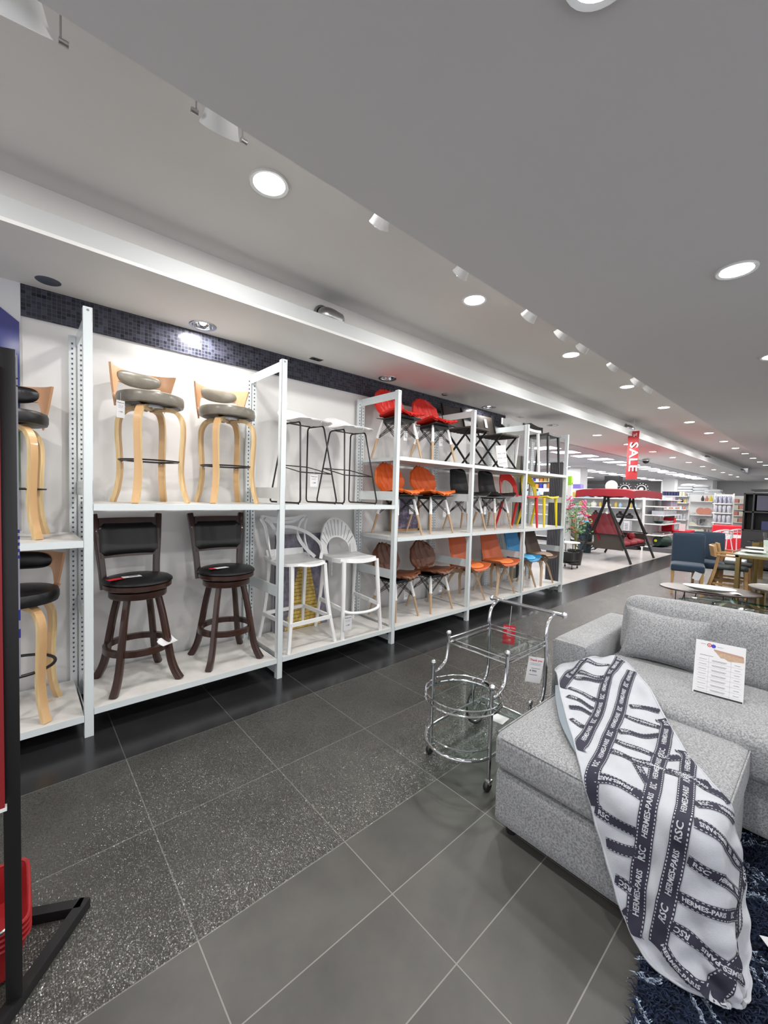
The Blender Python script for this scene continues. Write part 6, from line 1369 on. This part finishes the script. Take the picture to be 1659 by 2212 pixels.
def oak_chair(label, cushion=False):
    t = thing('dining_chair', label, 'chair', (0,0,0), 0, 'oak dining chairs')
    for sx in (-1, 1):
        M().bar([(sx*.20, -.18, .43), (sx*.21, -.2, 0)], .04, .04, (1, 0, 0)).build('leg', 'oak', t); M().bar([(sx*.21, .16, .66), (sx*.20, .20, .4), (sx*.23, .30, 0)], .04, .045, (1, 0, 0)).build('leg', 'oak', t)
        M().bar([(sx*.20, -.15, .2), (sx*.21, .22, .2)], .02, .035).build('stretcher', 'oak', t)
        M().bar([(sx*.235, -.12, .655), (sx*.22, .2, .665)], .05, .022).build('arm', 'oak', t)
    M().bar([(-.2, -.17, .41), (.2, -.17, .41)], .03, .06).build('front_rail', 'oak', t)
    M().surf(lambda u, v: ((2*u-1)*.26, .24-.06*(2*u-1)**2+.03*v, .64+.17*v), 12, 3, .03).build('backrest', 'oak', t)
    puff(M(), (0, 0, .455), (.43, .42, .05 if not cushion else .09), .02, .01, n=6).build('seat', col('darkgreen_fabric', (.035, .045, .045), .8), t); return t
o0 = oak_chair('low backed oak dining chair nearest the blue chairs'); o0.location = (8.62, 1.12, 0); o0.rotation_euler = (0, 0, math.radians(8))
dup(o0, (9.25, 1.14, 0), math.radians(4), 'low backed oak dining chair just beyond the first one')
o1 = oak_chair('oak chair with dark green seat tucked on the far side of the gold legged table', True); o1.location = (9.35, .38, 0); o1.rotation_euler = (0, 0, math.radians(172))
dup(o1, (8.75, .30, 0), math.radians(176), 'oak chair with dark green seat on the near far side of the gold legged table')
t = thing('dining_table', 'glass topped dining table on fluted gold legs at right', 'dining table', (9.0, .62, 0))
M().box((0, 0, .745), (1.8, .90, .012), None, 0, .003).build('glass_top', 'glass', t); M().box((0, 0, .728), (1.74, .84, .02), None, 0, .004).build('under_top', col('stonetop', (.42, .41, .36), .25), t)
m_ = M(); m_.bx(-.84, .84, -.40, -.36, .685, .718); m_.bx(-.84, .84, .36, .40, .685, .718); m_.bx(-.84, -.80, -.40, .40, .685, .718); m_.bx(.80, .84, -.40, .40, .685, .718); m_.build('apron', 'gold', t)
for sx in (-1, 1):
    for sy in (-1, 1):
        l = M()
        for k in range(4): l.bar([(sx*(.82-.05*k), sy*.37, .70), (sx*(.82-.05*k), sy*.37, 0)], .028, .05, (0, 1, 0)); 
        l.bar([(sx*.745, sy*.36, .70), (sx*.745, sy*.36, 0)], .18, .02, (0, 1, 0)); l.build('leg', 'gold', t)
ZT_ = .752
for i, (x, y) in enumerate([(8.5, .85), (9.2, .88), (9.25, .42), (8.55, .38)]):
    tag(M().lathe([(0, 0), (.09, 0), (.15, .016), (.145, .02), (.09, .008), (0, .008)], 24).build('plate', 'ceramic', None), ['pale plate on the near left corner of the gold legged table', 'pale plate at the far left of the gold legged table', 'pale plate at the far right of the gold legged table', 'pale plate at the near right of the gold legged table'][i], 'plate', 'plates on the dining table', (x, y, ZT_))
    if i < 2: tag(M().lathe([(0, 0), (.035, .0), (.008, .01), (.008, .08), (.04, .12), (.045, .19), (.041, .19), (.036, .12), (0, .09)], 16).build('wine_glass', 'glass', None), ['wine glass beside the near left plate', 'wine glass beside the far left plate'][i], 'glass', 'glasses on the dining table', (x+.12, y-.14, ZT_))
vase((8.95, .72, ZT_), .07, .17, 'white', 'white mug shaped pot on the gold legged table', None, 'pot', [(0, 0), (.055, 0), (.065, .17), (.058, .17), (.05, .02), (0, .02)])
t = thing('flower_vase', 'vase of rust coloured dried flowers at the right edge', 'vase', (10.6, .62, .80)); M().lathe([(0, 0), (.05, 0), (.06, .1), (.03, .2), (.035, .22)], 16).build('vase', 'ceramic', t); m_ = M(); rnd = random.Random(8)
for _ in range(40): a = rnd.uniform(0, 6.3); r_ = rnd.uniform(.02, .16); m_.tube([(0, 0, .2), (r_*math.cos(a)*.5, r_*math.sin(a)*.5, .32), (r_*math.cos(a), r_*math.sin(a), rnd.uniform(.34, .56))], .003, 4); m_.ball((r_*math.cos(a), r_*math.sin(a), rnd.uniform(.34, .56)), .013, 5)
m_.build('dried_stems', col('rust', (.30, .08, .03), .8), t)
t = thing('console_table', 'second glass table with thick gold leg behind the first dining table', 'table', (10.7, .72, 0)); M().box((0, 0, .79), (1.1, .8, .012), None, 0, .002).build('glass_top', 'glass', t); [M().box((sx*.42, .28*sy, .39), (.10, .10, .78)).build('leg', 'gold', t) for sx in (-1, 1) for sy in (-1, 1)]
vase((10.35, .85, .80), .075, .18, 'clearplastic', 'clear tumbler shaped vase on the second glass table', None, 'vase', [(0, 0), (.055, 0), (.075, .18), (.068, .18), (.05, .02), (0, .02)])
# charcoal cabinet
t = thing('display_cabinet', 'charcoal open display cabinet at the right edge of the far floor', 'cabinet', (12.5, .55, 0))
m_ = M().bx(0, .45, .90, .93, .0, 1.74); m_.bx(0, .45, .74, .77, .9, 1.74); m_.build('side_panel', 'darkcab', t); M().bx(0, .45, -.6, -.57, 0, 1.74).build('side_panel', 'darkcab', t)
for z in (.06, .9, 1.32, 1.74): M().bx(0, .45, -.6, .93, z-.015, z+.015).build('shelf', 'darkcab', t)
M().bx(.42, .45, -.6, .93, 0, 1.74).build('back_panel', 'black', t); M().bx(0, .42, -.57, .90, .06, .88).build('lower_doors', 'darkcab', t); M().bx(-.1, .5, -.7, .8, 1.80, 1.84).build('cornice', 'darkcab', t)
M().bx(-.004, 0, -.55, .70, 1.36, 1.70).build('glass_door', col('smokeglass', (.06, .06, .09), .1), t); M().bx(.02, .3, -.5, .6, .92, 1.12).build('navy_bedding', 'navybox', t)
t = thing('branch_vase', 'bundle of dark dried branches on top of the charcoal cabinet', 'ornament', (12.7, .72, 1.84)); m_ = M()
for _ in range(26): a = rnd.uniform(0, 6.3); r_ = rnd.uniform(.05, .3); m_.tube([(0, 0, 0), (r_*.6*math.cos(a), r_*.6*math.sin(a), .12), (r_*math.cos(a), r_*math.sin(a), rnd.uniform(.1, .32))], .007, 4)
m_.build('branches', 'rattan', t)
# white wire chairs
def wire_chair(label):
    t = thing('wire_armchair', label, 'chair', (0,0,0), 0, 'white wire armchairs'); s_ = M(); 
    for k in range(3): s_.tube([(.30*(1-.0*k)*math.cos(a), .28*math.sin(a), .44+.02*k+ (.30-.06*k)*max(0, math.sin(a))**1.2*(.5+.5*k/2)) for a in [2*PI*i/32 for i in range(32)]], .010, 5, closed=True)
    for i in range(14):
        a = -.2+ (PI+.4)*i/13; s_.tube([(.30*math.cos(a), .28*math.sin(a), .44), (.31*math.cos(a), .29*math.sin(a), .48+.18*max(0, math.sin(a))**1.2)], .006, 4)
    for i in range(7): x = -.24+.08*i; y_ = .28*math.sqrt(1-(x/.3)**2); s_.tube([(x, -y_, .44), (x, y_, .44)], .006, 4)
    s_.build('wire_seat', 'white', t)
    for sx in (-1, 1):
        for sy in (-1, 1): M().tube([(sx*.2, sy*.18, .44), (sx*.25, sy*.24, 0)], .011, 6).build('leg', 'white', t)
    return t
w0 = wire_chair('white wire armchair behind the oak chairs, left one'); w0.location = (12.6, 1.95, .22); w0.rotation_euler = (0, 0, 2.4)
dup(w0, (13.3, 1.75, .22), 2.2, 'white wire armchair behind the oak chairs, right one')
carton((12.95, 1.85, 0), (1.7, 1.0, .22), 'white', 'low white platform under the wire armchairs', None, 'platform', .01)
carton((14.6, 1.95, 0), (.5, .75, .9), 'red', 'bright red fabric box behind the wire armchairs', None, 'box', .02)
# oval coffee table with plate
t = thing('coffee_table', 'oval walnut coffee table on black hairpin legs', 'coffee table', (6.22, 1.0, 0), math.radians(28))
M().lathe([(0, .435), (.5, .435), (.515, .445), (.51, .455), (0, .455)], 48).xf(Matrix.Diagonal((.82, 1.16, 1, 1)).to_4x4() if False else Matrix(((.62, 0, 0, 0), (0, .98, 0, 0), (0, 0, 1, 0), (0, 0, 0, 1)))).build('table_top', 'darktable', t)
for a in (.6, 2.5, 3.8, 5.6):
    x, y = .22*math.cos(a), .40*math.sin(a); x2, y2 = .27*math.cos(a), .46*math.sin(a); M().tube([(x-.03, y-.05, .435), (x2, y2, .005), (x2+.006, y2+.006, .005), (x+.03, y+.05, .435)], .0055, 6).build('hairpin_leg', 'blackmetal', t)
t = thing('oval_platter', 'long white platter with leaf veins on the walnut coffee table', 'plate', (6.0, .965, .456), math.radians(12)); 
def plt(u, v): a = 2*PI*u; return (.135*v*math.cos(a), .25*v*math.sin(a), .012+.045*v**3)
M().surf(plt, 40, 8, .006).build('platter', 'ceramic', t); m_ = M()
for k in range(7): yv = -.12+.04*k; m_.tube([(-.02, yv, .017), (.03, yv+.045, .022)], .0022, 4); 
m_.build('leaf_veins', 'greyink', t)
t = thing('brochure', 'small folded brochure lying on the walnut coffee table', 'brochure', (6.15, .74, .458), .4); M().surf(lambda u, v: ((u-.5)*.12, (v-.5)*.10, .012*(1-abs(2*v-1))), 4, 6, .001).build('paper_sheet', 'paper', t)
# glass tables in front of it
def glass_round(loc, r, z, label):
    t = thing('glass_side_table', label, 'coffee table', loc, 0, 'round glass tables'); M().lathe([(0, z-.006), (r, z-.006), (r+.003, z), (r, z+.006), (0, z+.006)], 40).build('glass_top', 'glass', t); M().lathe([(r+.001, z-.006), (r+.004, z), (r+.001, z+.006)], 40).build('glass_rim', 'glass_edge', t)
    for a in (.5, 2.6, 4.7): M().tube([(r*.5*math.cos(a), r*.5*math.sin(a), z-.006), (r*.85*math.cos(a), r*.85*math.sin(a), 0)], .012, 6).build('leg', 'blackmetal', t)
glass_round((5.55, .92, 0), .24, .40, 'smaller round glass table on black legs behind the sofa'); glass_round((5.42, .78, 0), .26, .45, 'taller round glass table nested beside the smaller one')
t = thing('glass_coffee_table', 'rectangular glass coffee table with a gold frame behind the sofa back', 'coffee table', (5.42, .28, 0), math.radians(-4)); M().box((0, 0, .45), (.60, 1.05, .012), None, 0, .003).build('glass_top', 'glass', t); m_ = M(); [m_.bx(x0, x1, y0, y1, .443, .457) for x0, x1, y0, y1 in ((-.302, -.30, -.525, .525), (.30, .302, -.525, .525), (-.3, .3, -.527, -.525), (-.3, .3, .525, .527))]; m_.build('glass_rim', 'glass_edge', t)
m_ = M(); [m_.bar(p, .03, .035) for p in ([(-.27, -.49, .42), (-.27, .49, .42)], [(.27, -.49, .42), (.27, .49, .42)], [(-.27, -.49, .42), (.27, -.49, .42)], [(-.27, .49, .42), (.27, .49, .42)])]; m_.build('top_frame', 'gold', t)
[M().bar([(sx*.27, sy*.49, .42), (sx*.27, sy*.49, 0)], .03, .03, (1, 0, 0)).build('leg', 'gold', t) for sx in (-1, 1) for sy in (-1, 1)]
t = thing('side_table', 'gold side table with a scalloped smoked top at the right edge', 'side table', (6.62, .42, 0)); M().lathe([(0, .49), (.24, .49), (.26, .50), (.27, .52), (.25, .515), (0, .505)], 40).build('table_top', col('smoked', (.3, .29, .28), .15), t)
[M().bar([(.2*math.cos(a), .2*math.sin(a), .49), (.2*math.cos(a), .2*math.sin(a), 0)], .05, .02, (math.cos(a), math.sin(a), 0)).build('leg', 'gold', t) for a in [PI/5*2*k for k in range(5)]]
